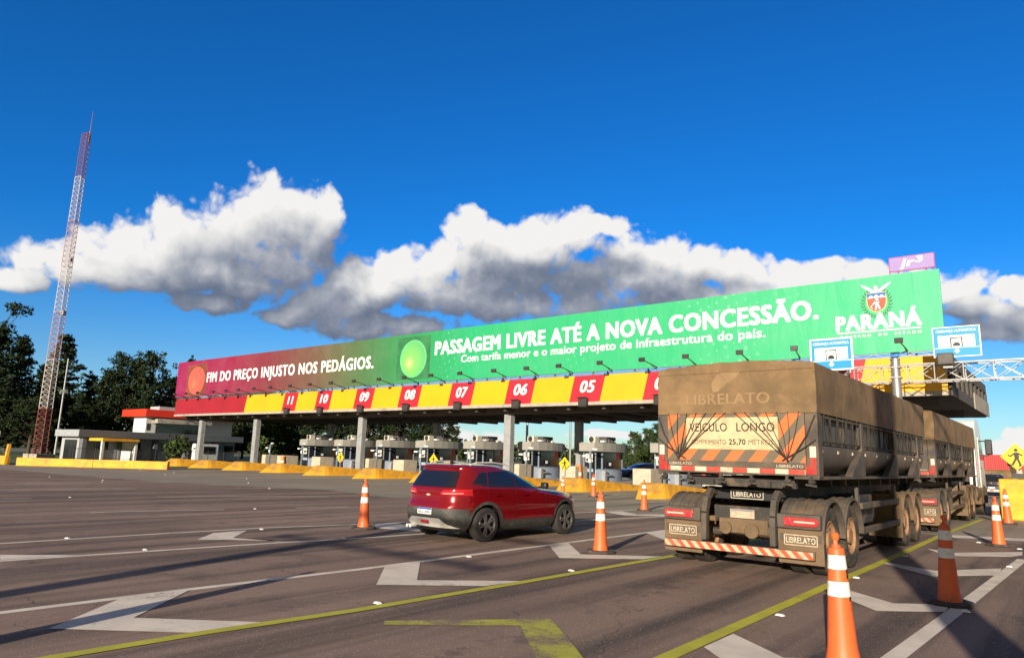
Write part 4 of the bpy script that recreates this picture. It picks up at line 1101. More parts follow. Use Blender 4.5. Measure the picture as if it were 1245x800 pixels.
    for x in (-1.2,-0.75,-0.2,0.3,0.85,1.2): hk.bar((x,-0.01,1.50),(x,-0.01,1.38),0.04).bar((x-0.08,-0.01,1.38),(x+0.08,0.0,1.36),0.03).cyl((x-0.03,-0.02,1.42),(x+0.06,-0.02,1.42),0.03,n=8)
    hk.build('hooks', chassis_m, t)
    # underframe
    u = MB()
    for s in (-1, 1): u.box(s*0.42, s*0.52, 0.8, L-0.2, 1.08, 1.40); u.box(s*0.42, s*0.52, 0.2, 0.8, 1.30, 1.40)
    for k in range(10): y = 0.3+(L-0.6)*k/9; u.box(-0.9,0.9,y-0.05,y+0.05,1.30,1.452)
    u.box(-0.35,0.35,0.9,L-2.0,1.1,1.3).box(-0.415,0.415,2.2,L-2.6,0.9,1.08)
    u.build('underframe', chassis_m, t)
    # rear bogie
    for y in (0.78, 2.02): axle(t, y)
    for y in (0.78, 2.02): fender(t, y, r=0.62)
    sp = MB()
    for s in (-1, 1):
        for y in (0.78, 2.02): sp.box(s*0.44, s*0.54, y-0.5, y+0.5, 0.72, 0.80); sp.bar((s*0.48,y+0.15,0.55),(s*0.48,y+0.45,1.1),0.12)
        sp.box(s*0.40, s*0.56, 1.2, 1.6, 0.78, 1.08)
    sp.box(-0.4,0.4,0.35,0.55,0.55,0.78).cyl((-0.4,0.45,0.62),(0.42,0.45,0.60),0.09,n=10).cyl((0.15,0.30,0.60),(0.15,0.42,0.6),0.12,n=10).cyl((-0.28,0.3,0.62),(-0.28,0.42,0.62),0.10,n=10)
    sp.build('suspension', mud_m, t, bevel=0.01)
    # rear bumper: beam, curved uprights, lamp bars, flaps, striped bar
    bm2 = MB().box(-0.60,0.58,0.60,0.72,1.07,1.25).build('cross_beam', black_plastic, t, bevel=0.015)
    lettering('LIBRELATO', -0.24, 0.22, 1.125, 0.075, 0.594, letter_pale, bm2, bold=0.012)
    f = MB(); b = [(-0.28,1.095),(0.26,1.095),(0.26,1.225),(-0.28,1.225)]
    for p, q in zip(b, b[1:]+b[:1]): f.bar((p[0],0.595,p[1]),(q[0],0.595,q[1]),0.010,0.006,upv=(0,1,0))
    f.build('plate_border', letter_pale, bm2)
    for s in (-1, 1):
        up_ = MB()
        path = [(0.66,1.20),(0.45,1.22),(0.26,1.10),(0.16,0.85),(0.14,0.42)]
        for p, q in zip(path, path[1:]): up_.bar((s*0.56,p[0],p[1]),(s*0.56,q[0],q[1]),0.13,0.09,upv=(1,0,0))
        up_.build('bumper_upright', dusty_grey, t, bevel=0.01)
    MB().box(-0.50,0.50,0.40,0.48,0.76,0.98).build('plate_beam', chassis_m, t, bevel=0.01)
    pl = MB().box(-0.22,0.18,0.385,0.398,0.79,0.93).build('number_plate', mat('dusty_plate',(0.50,0.40,0.30),0.7,dirt=(0.3,0.2,0.12),dirt_amt=0.3,dscale=12), t)
    MB().box(-0.21,0.17,0.380,0.3845,0.900,0.928).build('plate_strip', mat('plate_strip_dusty',(0.22,0.20,0.24),0.7), pl)
    for s in (-1, 1):
        lb = MB().box(s*0.625, s*1.27, 0.10, 0.24, 0.71, 0.93).build('lamp_bar', dusty_grey, t, bevel=0.02)
        pr = [(s*0.74,0.755),(s*1.22,0.755),(s*1.255,0.80),(s*1.255,0.85),(s*1.22,0.885),(s*0.74,0.885)]
        MB().prism(pr, 'y', 0.070, 0.098).build('tail_lamp', lamp_red, lb, bevel=0.008)
        MB().box(s*0.90, s*1.20, 0.064, 0.0695, 0.807, 0.833).build('lamp_strip', lamp_pale, lb)
        MB().prism([(s*0.755,0.765),(s*0.885,0.765),(s*0.82,0.875)], 'y', 0.060, 0.0695).build('triangle_reflector', mat('reflector_red',(0.60,0.03,0.05),0.25), lb)
        fl = MB().box(s*0.625, s*1.29, 0.16, 0.185, 0.20, 0.70).build('mudflap', mud_m, t)
        a, b2 = (0.72, 1.20) if s > 0 else (-1.20, -0.72)
        lettering('LIBRELATO', a+0.025, b2-0.025, 0.503, 0.084, 0.152, letter_pale, fl, bold=0.010)
        f = MB(); b = [(a,0.472),(b2,0.472),(b2,0.618),(a,0.618)]
        for p, q in zip(b, b[1:]+b[:1]): f.bar((p[0],0.156,p[1]),(q[0],0.156,q[1]),0.012,0.006,upv=(0,1,0))
        f.build('flap_border', letter_dusty, fl)
    bbar = MB().box(-1.26,1.18,0.06,0.135,0.275,0.40).build('bumper_bar', mud_m, t, bevel=0.01)
    MB().box(-1.24,1.16,0.050,0.0585,0.285,0.39).build('striped_strip', red_white, bbar)
    # side guard frame
    for s in (-1, 1):
        sg = MB()
        ya, yb_ = 2.85, L-3.2
        for z in (0.55, 0.98): sg.box(s*1.18, s*1.25, ya, yb_, z-0.055, z+0.055)
        for y in (ya+0.05, yb_-0.05): sg.box(s*1.12, s*1.178, y-0.05, y+0.05, 0.40, 1.30)
        sg.build('side_guard', dusty_grey, t, bevel=0.01)
    MB().box(0.62,1.10,3.3,4.3,0.62,1.15).build('side_box', chassis_m, t, bevel=0.02)
    MB().box(-1.10,-0.62,3.3,4.6,0.6,1.15).build('side_box', chassis_m, t, bevel=0.02)
    return t
trl = trailer('cargo_trailer', 'rear dusty tarpaulin trailer with orange stripes and long vehicle board on its tail', -4.42, 11.22, 9.35)
def dolly(t, ys):
    for y in ys: axle(t, y); fender(t, y, r=0.62, m=mud_m)
    d = MB()
    for s in (-1, 1): d.box(s*0.36, s*0.5, ys[0]-0.8, ys[1]+0.8, 0.85, 1.06)
    d.box(-0.5,0.5,ys[0]+0.2,ys[1]-0.2,1.06,1.30).bar((0,ys[1]+0.8,0.92),(0,ys[1]+2.6,0.85),0.16)
    d.build('dolly_frame', mud_m, t)
    for s in (-1, 1):
        MB().box(s*0.62, s*1.28, ys[0]-0.68, ys[0]-0.65, 0.22, 1.12).build('mudflap', mud_m, t)
dolly(trl, (6.75, 8.0))
tr2_ = trailer('cargo_trailer', 'front dusty tarpaulin trailer, half hidden between the rear trailer and the white cab', -4.42, 22.05, 9.1, False)
# tractor unit
tc = thing('truck_tractor', 'white truck cab at the head of the dusty trailers, mud on its wheels and flaps', 'truck', (-4.42, 27.6, 0))
for y in (1.3, 2.55): axle(tc, y); fender(tc, y, r=0.62, m=mud_m)
axle(tc, 5.9, dual=False); fender(tc, 5.9, r=0.63, x0=0.85, x1=1.28, m=mud_m)
d = MB()
for s in (-1, 1): d.box(s*0.36, s*0.48, 0.3, 7.0, 0.80, 1.05)
d.build('chassis', chassis_m, tc)
for s in (-1, 1): MB().box(s*0.60, s*1.28, 0.52, 0.56, 0.2, 1.18).build('mudflap', mud_m, tc)
for s in (-1, 1): MB().cyl((s*1.0,3.3,0.85),(s*1.0,4.6,0.85),0.32,n=24).build('fuel_tank', mud_m, tc, bevel=0.02)
cabw = mat('cab_white', (0.72,0.72,0.70), 0.35, var=0.04, dirt=(0.35,0.27,0.19), dirt_amt=0.22, dscale=2.0, coat=0.3)
side = [(4.75,1.0),(4.75,3.40),(5.1,3.62),(6.0,3.66),(6.55,3.35),(6.95,2.2),(7.05,1.0)]
cb = MB().prism(side, 'x', -1.24, 1.24).build('cab_shell', cabw, tc, bevel=0.07)
MB().box(-1.27,1.27,4.9,7.12,0.42,0.99).build('cab_skirt', mud_m, tc, bevel=0.05)
for s in (-1, 1):
    dr = MB().prism([(5.35,1.05),(5.35,2.95),(6.35,2.95),(6.82,2.1),(6.9,1.05)], 'x', s*1.243, s*1.262).build('door', cabw, tc, bevel=0.006)
    MB().prism([(5.45,2.1),(5.45,2.86),(6.30,2.86),(6.70,2.1)], 'x', s*1.263, s*1.270).build('side_window', dark_glass, dr)
    MB().box(s*1.263, s*1.29, 5.42, 5.62, 1.75, 1.80).build('handle', black_plastic, dr)
    mr = MB().bar((s*1.26,6.35,2.85),(s*1.50,6.45,2.85),0.05).bar((s*1.26,6.5,2.25),(s*1.50,6.5,2.3),0.05).build('mirror_arm', black_plastic, tc)
    MB().box(s*1.38, s*1.62, 6.38, 6.52, 2.32, 2.92).build('mirror', black_plastic, mr, bevel=0.04)
    MB().prism([(4.2,1.1),(4.75,1.1),(4.75,3.3),(4.35,3.15)], 'x', s*1.20, s*1.235).build('side_fairing', cabw, tc)
MB().prism([(6.60,2.12),(6.94,2.18),(6.62,3.25),(6.35,3.25)], 'x', -1.1, 1.1).build('windscreen', dark_glass, tc)
MB().box(-1.1,1.1,4.3,5.6,3.45,3.5).build('roof_deflector', cabw, tc) if False else None
MB().cyl((0.9,4.4,1.1),(0.9,4.4,2.6),0.09,n=12).build('exhaust', chassis_m, tc)

# ------------------------------------------------------------------ cars
car_red = mat('car_red', (0.235,0.004,0.009), 0.24, 0.35, var=0.05, coat=1.0, dirt=(0.20,0.05,0.04), dirt_amt=0.08, dscale=2.5)
car_black = mat('car_black', (0.015,0.015,0.018), 0.3, 0.1, coat=0.8)
car_blue = mat('car_blue', (0.03,0.08,0.25), 0.3, 0.2, coat=0.8)
clad_m = mat('car_cladding', (0.050,0.053,0.052), 0.6, var=0.1, dirt=(0.16,0.13,0.10), dirt_amt=0.25, dscale=5)
silver_m = mat('car_silver', (0.66,0.65,0.62), 0.45, 0.1, dirt=(0.30,0.25,0.2), dirt_amt=0.15, dscale=6)
alloy_m = mat('alloy', (0.24,0.235,0.23), 0.35, 0.7, var=0.08)
tyre2_m = mat('car_tyre', (0.025,0.024,0.023), 0.8, dirt=(0.09,0.07,0.05), dirt_amt=0.2, dscale=8)
lamp_car = mat('car_lamp_red', (0.45,0.012,0.02), 0.12, var=0.05, coat=0.6)
tint = mat('tinted_glass', (0.010,0.012,0.018), 0.05, var=0, spec=0.9)
def lerp_table(tab, z):
    for a, b in zip(tab, tab[1:]):
        if z <= b[0]:
            f = (z-a[0])/(b[0]-a[0]); return [p+(q-p)*f for p, q in zip(a, b)]
    return list(tab[-1])
def baked(o):
    o.update_tag(); bpy.context.view_layer.update(); dg = bpy.context.evaluated_depsgraph_get(); dg.update()
    me = bpy.data.meshes.new_from_object(o.evaluated_get(dg))
    return me
def make_car(name, label, loc, rz, paint):
    t = thing(name, label, 'car', loc, rz)
    TAB = [(0.20,-0.60,3.18,0.76),(0.30,-0.76,3.33,0.84),(0.42,-0.83,3.40,0.880),(0.56,-0.855,3.43,0.893),(0.70,-0.850,3.42,0.897),(0.80,-0.805,3.37,0.893),(0.90,-0.790,3.26,0.880),(0.96,-0.790,3.02,0.872),(1.00,-0.790,2.62,0.866),(1.03,-0.785,2.22,0.860),(1.07,-0.765,2.02,0.850),(1.20,-0.68,1.70,0.800),(1.34,-0.585,1.36,0.742),(1.46,-0.52,1.02,0.685),(1.51,-0.53,0.82,0.655),(1.545,-0.50,0.60,0.61),(1.565,-0.38,0.40,0.52),(1.575,-0.15,0.2,0.3)]
    zs = sorted(set([z[0] for z in TAB]+[0.20+1.375*k/60 for k in range(61)]))
    # light smoothing of the table
    def row(z):
        r = [lerp_table(TAB, min(max(z+d, 0.2), 1.575)) for d in (-0.02,-0.01,0,0.01,0.02)]
        return [sum(c)/5 for c in zip(*r)]
    NP = 88; vs = []; fs = []
    for z in zs:
        _, yr, yf, w = row(z)
        yc = (yr+yf)/2; l = (yf-yr)/2
        for k in range(NP):
            a = 2*math.pi*k/NP; c, s_ = math.cos(a), math.sin(a)
            n = 3.4 if s_ > 0 else 5.2
            x = w*math.copysign(abs(c)**(2/n), c); y = yc+l*math.copysign(abs(s_)**(2/n), s_)
            # shoulder crease and tuck along the flank
            if abs(x) > 0.6: x -= math.copysign(0.018*math.exp(-((z-0.62)/0.10)**2), x)
            vs.append((x, y, z))
    for j in range(len(zs)-1):
        for k in range(NP):
            a = j*NP+k; b = j*NP+(k+1) % NP
            fs.append((a, b, b+NP, a+NP))
    fs += [tuple(reversed(range(NP))), tuple((len(zs)-1)*NP+k for k in range(NP))]
    body = MB().add(vs, fs).build('body', [paint, black_plastic], t, smooth=True)
    cut = MB()
    for y in (0.0, 2.57):
        for s in (-1, 1): cut.cyl((s*0.52,y,0.345),(s*1.1,y,0.345),0.405,n=40)
    co = cut.build('arch_cutter', [paint, black_plastic], t); co.data.polygons.foreach_set('material_index', [1]*len(co.data.polygons))
    bo = body.modifiers.new('b', 'BOOLEAN'); bo.operation = 'DIFFERENCE'; bo.object = co; bo.solver = 'EXACT'
    try: bo.material_mode = 'INDEX'
    except Exception: pass
    me = baked(body); body.modifiers.clear(); body.data = me
    bpy.data.objects.remove(co)
    for p in me.polygons:
        c = p.center
        for y in (0.0, 2.57):
            if math.hypot(c.y-y, c.z-0.345) < 0.41 and abs(c.x) < 0.86 and c.z > 0.21: p.material_index = 1
    for p in me.polygons:
        if p.center.z < 0.315: p.material_index = 1
    me.polygons.foreach_set('use_smooth', [True]*len(me.polygons)); me.set_sharp_from_angle(angle=R(32))
    bm = bmesh.new(); bm.from_mesh(me); tree = BVHTree.FromBMesh(bm); bm.free()
    def quad_grid(q, n, m):
        for j in range(m+1):
            for i in range(n+1):
                u, v = i/n, j/m
                yield tuple((q[0][k]*(1-u)+q[1][k]*u)*(1-v)+(q[3][k]*(1-u)+q[2][k]*u)*v for k in (0, 1))
    def patch(mb, q, axis, s=1, off=0.006, n=10, m=6):
        vs = []
        for a, b in quad_grid(q, n, m):
            if axis == 'side': o_, d_ = Vector((s*2, a, b)), Vector((-s, 0, 0))
            elif axis == 'rear': o_, d_ = Vector((a, -3, b)), Vector((0, 1, 0))
            elif axis == 'front': o_, d_ = Vector((a, 6, b)), Vector((0, -1, 0))
            else: o_, d_ = Vector((a, b, 4)), Vector((0, 0, -1))
            h = tree.ray_cast(o_, d_)
            if h[0] is None: vs.append(None); continue
            nn = h[1]
            if nn.dot(d_) > 0: nn = -nn
            vs.append(tuple(h[0]+nn*off))
        if vs and axis == 'rear': vs = [v if v is None or v[1] < -0.35 else None for v in vs]
        if vs and axis == 'side': vs = [v if v is None or abs(v[0]) > 0.55 else None for v in vs]
        fs_all = [(j*(n+1)+i, j*(n+1)+i+1, (j+1)*(n+1)+i+1, (j+1)*(n+1)+i) for j in range(m) for i in range(n)]
        fs = [f for f in fs_all if all(vs[i] is not None for i in f)]
        mb.add([v or (0, 0, 0.5) for v in vs], fs); return mb
    for s in (-1, 1):
        patch(MB(), [(-0.34,1.19),(0.02,1.115),(0.09,1.405),(-0.10,1.395)], 'side', s).build('quarter_window', tint, t)
        patch(MB(), [(0.055,1.11),(0.84,1.09),(0.82,1.445),(0.13,1.41)], 'side', s).build('side_window', tint, t)
        patch(MB(), [(0.90,1.09),(1.78,1.085),(1.16,1.435),(0.88,1.445)], 'side', s).build('side_window', tint, t)
        tr = MB()
        patch(tr, [(-0.36,1.165),(1.84,1.055),(1.80,1.075),(-0.33,1.187)], 'side', s, 0.008, 20, 1)
        patch(tr, [(0.845,1.09),(0.872,1.09),(0.868,1.445),(0.842,1.445)], 'side', s, 0.008, 1, 6)
        tr.build('window_trim', black_plastic, t)
        cl = MB(); patch(cl, [(0.42,0.22),(2.14,0.22),(2.14,0.425),(0.42,0.425)], 'side', s, 0.014, 16, 4).build('sill_cladding', clad_m, t)
        cl = MB(); patch(cl, [(-0.80,0.30),(-0.42,0.24),(-0.44,0.66),(-0.82,0.68)], 'side', s, 0.010, 8, 6).build('bumper_corner', clad_m, t)
        cl = MB(); patch(cl, [(3.00,0.24),(3.30,0.30),(3.30,0.46),(3.00,0.50)], 'side', s, 0.010, 6, 4).build('bumper_corner', clad_m, t)
        for y in (0.0, 2.57):
            nseg = 26; cl = MB()
            for k in range(nseg):
                a0, a1 = R(-8+196*k/nseg), R(-8+196*(k+1)/nseg)
                qd = [(y+0.408*math.cos(a0), 0.345+0.408*math.sin(a0)),(y+0.47*math.cos(a0), 0.345+0.47*math.sin(a0)),(y+0.47*math.cos(a1), 0.345+0.47*math.sin(a1)),(y+0.408*math.cos(a1), 0.345+0.408*math.sin(a1))]
                patch(cl, qd, 'side', s, 0.013, 1, 1)
            cl.build('wheel_arch_trim', clad_m, t)
        ln = MB()
        for (p, q) in (((0.86,0.44),(0.855,1.08)),((1.86,0.50),(1.80,1.06)),((0.05,0.86),(0.04,1.10))):
            patch(ln, [(p[0]-0.005,p[1]),(p[0]+0.005,p[1]),(q[0]+0.005,q[1]),(q[0]-0.005,q[1])], 'side', s, 0.002, 1, 10)
        ln.build('door_gap', black_plastic, t)
        hd = MB()
        for y in (0.18, 1.02): patch(hd, [(y,0.925),(y+0.20,0.92),(y+0.20,0.955),(y,0.96)], 'side', s, 0.028, 4, 2); 
        hd.build('door_handle', paint, t)
        MB().tube([(s*0.60,-0.25,1.555),(s*0.625,-0.1,1.600),(s*0.64,0.35,1.610),(s*0.63,0.75,1.575),(s*0.63,0.9,1.52)],0.016,n=8).build('roof_rail', silver_m, t)
        mr = MB().box(s*0.90,s*1.06,1.60,1.72,1.06,1.20).build('mirror', black_plastic, t, bevel=0.035)
        MB().bar((s*0.80,1.70,1.08),(s*0.95,1.66,1.10),0.05).build('mirror_arm', black_plastic, mr)
        tl = MB(); patch(tl, [(s*0.32,0.945),(s*0.82,0.935),(s*0.82,1.060),(s*0.40,1.030)], 'rear', 1, 0.010, 10, 4); patch(tl, [(-0.80,0.935),(-0.44,0.985),(-0.38,1.04),(-0.80,1.06)], 'side', s, 0.010, 8, 4)
        tlo = tl.build('tail_light', lamp_car, t)
        cs = MB(); patch(cs, [(s*0.40,0.955),(s*0.76,0.975),(s*0.76,0.990),(s*0.41,0.972)], 'rear', 1, 0.014, 8, 1)
        cs.build('lamp_strip', mat('lamp_strip_pale',(0.70,0.35,0.33),0.2), tlo)
        hl = MB(); patch(hl, [(3.02,0.80),(3.33,0.78),(3.30,0.88),(3.0,0.90)], 'side', s, 0.008, 5, 3); hl.build('headlight', mat('headlight',(0.5,0.5,0.52),0.1,0.3), t)
    patch(MB(), [(-0.64,1.085),(0.64,1.085),(0.565,1.415),(-0.565,1.415)], 'rear', 1, 0.008, 14, 8).build('rear_window', tint, t)
    patch(MB(), [(-0.70,1.12),(0.70,1.12),(0.58,1.44),(-0.58,1.44)], 'front', 1, 0.008, 14, 8).build('windscreen', tint, t)
    MB().prism([(-0.54,-0.585),(0.54,-0.585),(0.57,-0.42),(-0.57,-0.42)], 'z', 1.480, 1.518).build('spoiler', paint, t, bevel=0.02)
    rb = MB()
    patch(rb, [(-0.86,0.27),(0.86,0.27),(0.84,0.665),(-0.84,0.665)], 'rear', 1, 0.012, 26, 8)
    rb.build('rear_bumper', clad_m, t)
    sk = MB()
    patch(sk, [(-0.70,0.30),(0.70,0.30),(0.58,0.36),(-0.58,0.36)], 'rear', 1, 0.026, 22, 3)
    patch(sk, [(-0.58,0.36),(0.58,0.36),(0.40,0.475),(-0.40,0.475)], 'rear', 1, 0.032, 18, 4)
    sk.build('skid_plate', silver_m, t)
    MB().box(-0.09,0.11,-0.90,-0.86,0.36,0.42).build('fog_lamp', lamp_car, t, bevel=0.01)
    pl = MB().box(-0.20,0.20,-0.892,-0.878,0.535,0.665).build('number_plate', white_print, t)
    MB().box(-0.199,0.199,-0.896,-0.8925,0.628,0.664).build('plate_strip', mat('plate_blue',(0.02,0.08,0.38),0.4), pl)
    lettering('BEZ 0I96', -0.17, 0.17, 0.556, 0.055, -0.8945, sign_black, pl, bold=0.02)
    bt = MB(); patch(bt, [(-0.06,0.915),(0.06,0.915),(0.06,0.935),(-0.06,0.935)], 'rear', 1, 0.012, 3, 1); patch(bt, [(-0.022,0.905),(0.022,0.905),(0.022,0.945),(-0.022,0.945)], 'rear', 1, 0.014, 2, 2)
    bt.build('emblem', letter_pale, t)
    MB().cyl((-0.46,-0.84,0.26),(-0.46,-0.70,0.26),0.035,n=12).build('exhaust', silver_m, t)
    MB().cyl((-0.56,-0.84,0.26),(-0.56,-0.70,0.26),0.035,n=12).build('exhaust', silver_m, t)
    MB().prism([(-0.25,1.56),(-0.05,1.56),(-0.22,1.64)], 'x', -0.02, 0.02).build('antenna_fin', black_plastic, t, bevel=0.006)
    MB().box(-0.60,0.60,-0.5,3.1,0.17,0.30).build('underbody', black_plastic, t)
    # wheels
    wm = MB(); w = 0.105
    wm.lathe([(0.235,-w),(0.30,-w*1.03),(0.335,-w*0.85),(0.345,-w*0.55),(0.345,w*0.55),(0.335,w*0.85),(0.30,w*1.03),(0.235,w)], 36, axis='x')
    rm = MB(); rm.lathe([(0.236,-w*0.9),(0.236,w*0.92),(0.222,w*0.96),(0.215,w*0.3),(0.0,w*0.3)], 36, axis='x', mi=1)
    rm.lathe([(0.238,w*0.90),(0.232,w*1.0),(0.216,w*0.98),(0.214,w*0.6)], 36, axis='x')
    for k in range(5):
        a = 2*math.pi*k/5
        for da in (-0.17, 0.17):
            rm.bar((w*0.80, 0.055*math.cos(a+da*0.6), 0.055*math.sin(a+da*0.6)), (w*0.86, 0.222*math.cos(a+da), 0.222*math.sin(a+da)), 0.034, 0.022, upv=(1,0,0))
    rm.cyl((w*0.3,0,0),(w*0.92,0,0),0.06,n=16)
    first = None
    for y in (0.0, 2.57):
        for s in (-1, 1):
            if first is None: wh = wm.build('wheel', tyre2_m, t); rm.build('rim', [alloy_m, black_plastic], wh); first = wh
            else: wh = dup(first, t)
            wh.location = (s*0.785, y, 0.344); wh.rotation_euler = (random.uniform(0, 6), 0, 0 if s > 0 else math.pi)
    return t
suv = make_car('red_car', 'shiny dark red hatchback SUV driving towards the booths, seen from behind', (-10.22, 10.98, 0.0), R(-3), car_red)
suv.scale = (1, 1, 0.955)
def recolour(t, m):
    for ch in t.children:
        if ch.name.split('.')[0] in ('body', 'spoiler', 'door_handle'):
            ch.material_slots[0].link = 'OBJECT'; ch.material_slots[0].material = m
def other_car(name, lab, loc, rz, m):
    c = dup(suv); c.name = name; c.location = loc; c.rotation_euler = (0,0,rz); c['label'] = lab; recolour(c, m); return c
p = at(1213, 590, 50); other_car('black_car', 'black car far off beyond the white truck cab, at the right', (p.x-0.3, p.y, 0), 0, car_black)
p = at(1243, 590, 54); other_car('red_car', 'distant red car mostly hidden behind the yellow block at the right edge', (p.x+0.2, p.y, 0), 0, car_red)
p = at(786, 580, 66); other_car('blue_car', 'blue car seen beyond the booths left of the truck tail', (p.x, p.y, 0), R(160), car_blue)
p = at(764, 585, 47); other_car('black_car', 'black car passing the booth between lanes 04 and 05', (ISL[1]+2.7, 44.0, 0), 0, car_black)

# ------------------------------------------------------------------ buildings on the left
wall_white = mat('wall_white', (0.36,0.37,0.39), 0.8, var=0.06, dirt=(0.3,0.28,0.26), dirt_amt=0.12, dscale=0.7)
roof_grey = mat('roof_grey', (0.115,0.125,0.14), 0.7, var=0.08, vscale=0.6)
roof_red = mat('roof_red', (0.66,0.035,0.012), 0.55, var=0.05, vscale=0.5)
fence_m = mat('fence_dark', (0.05,0.055,0.055), 0.6)
q0 = at(88, 545, 74); b1_rz = R(7); BL = 20.5
b1 = thing('office_building', 'low grey office with a long flat slate roof, behind the yellow barrier', 'building', (q0.x, q0.y, 0), b1_rz)
# local: y runs along the front away from the camera, +x faces the plaza
MB().box(-3.6,0.0,0.6,BL-0.6,0,2.5).build('wall', wall_white, b1)
MB().box(-4.0,0.9,0,BL,2.5,3.25).build('flat_roof', roof_grey, b1, bevel=0.03)
MB().box(-4.0,0.9,-0.012,-0.003,2.53,3.22).build('roof_end', mat('roof_end_pale',(0.30,0.33,0.35),0.7), b1)
for y in [0.9+4.0*k for k in range(int((BL-1.5)/4.0)+1)]: MB().box(-0.1,0.55,y-0.22,y+0.22,0,2.499).build('pilaster', mat('pilaster_grey',(0.13,0.14,0.16),0.7), b1)
for y, w in ((3.0,1.4),(6.9,0.9),(10.4,1.3),(12.0,1.0),(19.0,1.4)):
    f = MB().box(0.003,0.06,y-w/2,y+w/2,1.25,2.05).build('window', dark_glass, b1)
    MB().box(0.003,0.09,y-w/2-0.08,y-w/2-0.003,1.18,2.12).box(0.003,0.09,y+w/2+0.003,y+w/2+0.08,1.18,2.12).box(0.003,0.12,y-w/2-0.08,y+w/2+0.08,1.10,1.18).build('window_frame', wall_white, f)
MB().box(-2.9,-0.4,0.56,0.597,0,2.2).build('dark_entrance', dark_glass, b1)
# small porch with yellow awning at the near end, bay with a dark window further on
MB().box(0.7,3.4,1.2,5.2,2.12,2.42).build('awning', yellow_paint, b1, bevel=0.02)
porch_m = mat('porch_white',(0.62,0.62,0.61),0.7)
MB().box(3.0,3.25,1.28,1.52,0,2.11).build('porch_column', porch_m, b1)
MB().box(0.6,3.2,4.9,5.15,0,2.11).build('porch_wall', porch_m, b1)
bay = MB().box(0.56,1.3,13.5,16.6,0,2.2).build('bay', mat('bay_white',(0.68,0.68,0.68),0.7), b1)
MB().box(1.303,1.33,14.6,16.2,1.0,1.9).build('bay_window', dark_glass, bay)

rp_ = at(200, 545, 100)
q2 = at(172, 545, 95)
b2 = thing('red_roofed_building', 'white building with a bright red flat roof slab, behind the grey office', 'building', (q2.x, q2.y, 0), R(3))
MB().box(-4.6,-1.2,0.8,14,0,5.75).build('wall', mat('wall_bright',(0.62,0.62,0.60),0.8,var=0.05), b2)
MB().box(-6.6,0.0,0,15.0,5.752,6.75).build('red_roof', roof_red, b2, bevel=0.04)
MB().box(-4,-1.5,2.6,8,6.753,7.3).build('roof_tank', wall_white, b2)
MB().box(-1.19,0.3,1.6,9.8,4.9,5.5).build('grey_canopy', concrete, b2, bevel=0.05)
f = MB()
for y in (1.2,): f.box(-1.197,-1.17,y-0.25,y+0.25,3.9,4.85)
f.build('window', dark_glass, b2)
MB().box(-1.197,-1.15,2.2,9.6,3.4,4.85).build('window_strip', dark_glass, b2)
MB().box(-1.197,-0.5,0.9,9.8,2.9,3.35).build('balcony', wall_white, b2)

# yellow roadside barrier and post, dark gate post
def wallbar(name, pts, h, w, m, lab, cat):
    t = MB()
    for (a, b) in zip(pts, pts[1:]): t.bar((a[0],a[1],h/2),(b[0],b[1],h/2),w,h)
    return tag(t.build(name, m, bevel=0.04), lab, cat)
wallbar('yellow_barrier', [(-61.9,18.5),(-57.8,22.2),(-53.9,25.9)], 0.60, 0.45, yellow_paint, 'long low yellow concrete barrier left of the toll islands, before the grey office', 'barrier')
wallbar('yellow_barrier', [(-75,16.6),(-64.6,18.6)], 0.66, 0.45, yellow_paint, 'short yellow barrier at the left edge of the picture beside the yellow post', 'barrier')
tag(MB().bar((0,0,0),(0.12,0.08,1.55),0.24).build('yellow_post', yellow_paint, bevel=0.03, loc=(-64.0,18.3,0)), 'square yellow post standing between the two yellow barriers at the far left', 'post')
fn = thing('metal_fence', 'thin dark railing running in front of the grey office', 'fence', (q0.x+3.2, q0.y-1.0, 0), b1_rz)
mb = MB(); 
for k in range(10): mb.bar((0,k*2.2,0),(0,k*2.2,1.35),0.07)
mb.build('posts', fence_m, fn)
mb = MB()
for z in (0.3,1.3): mb.bar((0,0,z),(0,19.8,z),0.045)
for k in range(99): mb.bar((0.0,0.2*k,0.3),(0.0,0.2*k,1.3),0.018)
mb.build('railing', fence_m, fn)
# open shelter with pale posts beside the tower
shl = thing('metal_shelter', 'open frame of pale pipes with a hanging blue sheet, left of the lattice tower', 'shelter', (-93.5, 22.5, 0), R(-30))
mb = MB()
for x in (-5,-3.6,-2.6,-1.6,-0.6,0.6,1.6): mb.bar((x,0,0),(x,0,3.0),0.10)
mb.bar((-5,0,3.0),(1.6,0,3.0),0.10).bar((-5,2,3.0),(1.6,2,3.0),0.10)
for x in (-5,1.6): mb.bar((x,2,0),(x,2,3),0.1).bar((x,0,3),(x,2,3),0.1)
mb.build('pipe_frame', steel, shl)
MB().box(0.65,1.55,0.05,0.08,1.4,2.5).build('blue_sheet', mat('sheet_blue',(0.12,0.30,0.55),0.6), shl)
hd = MB()

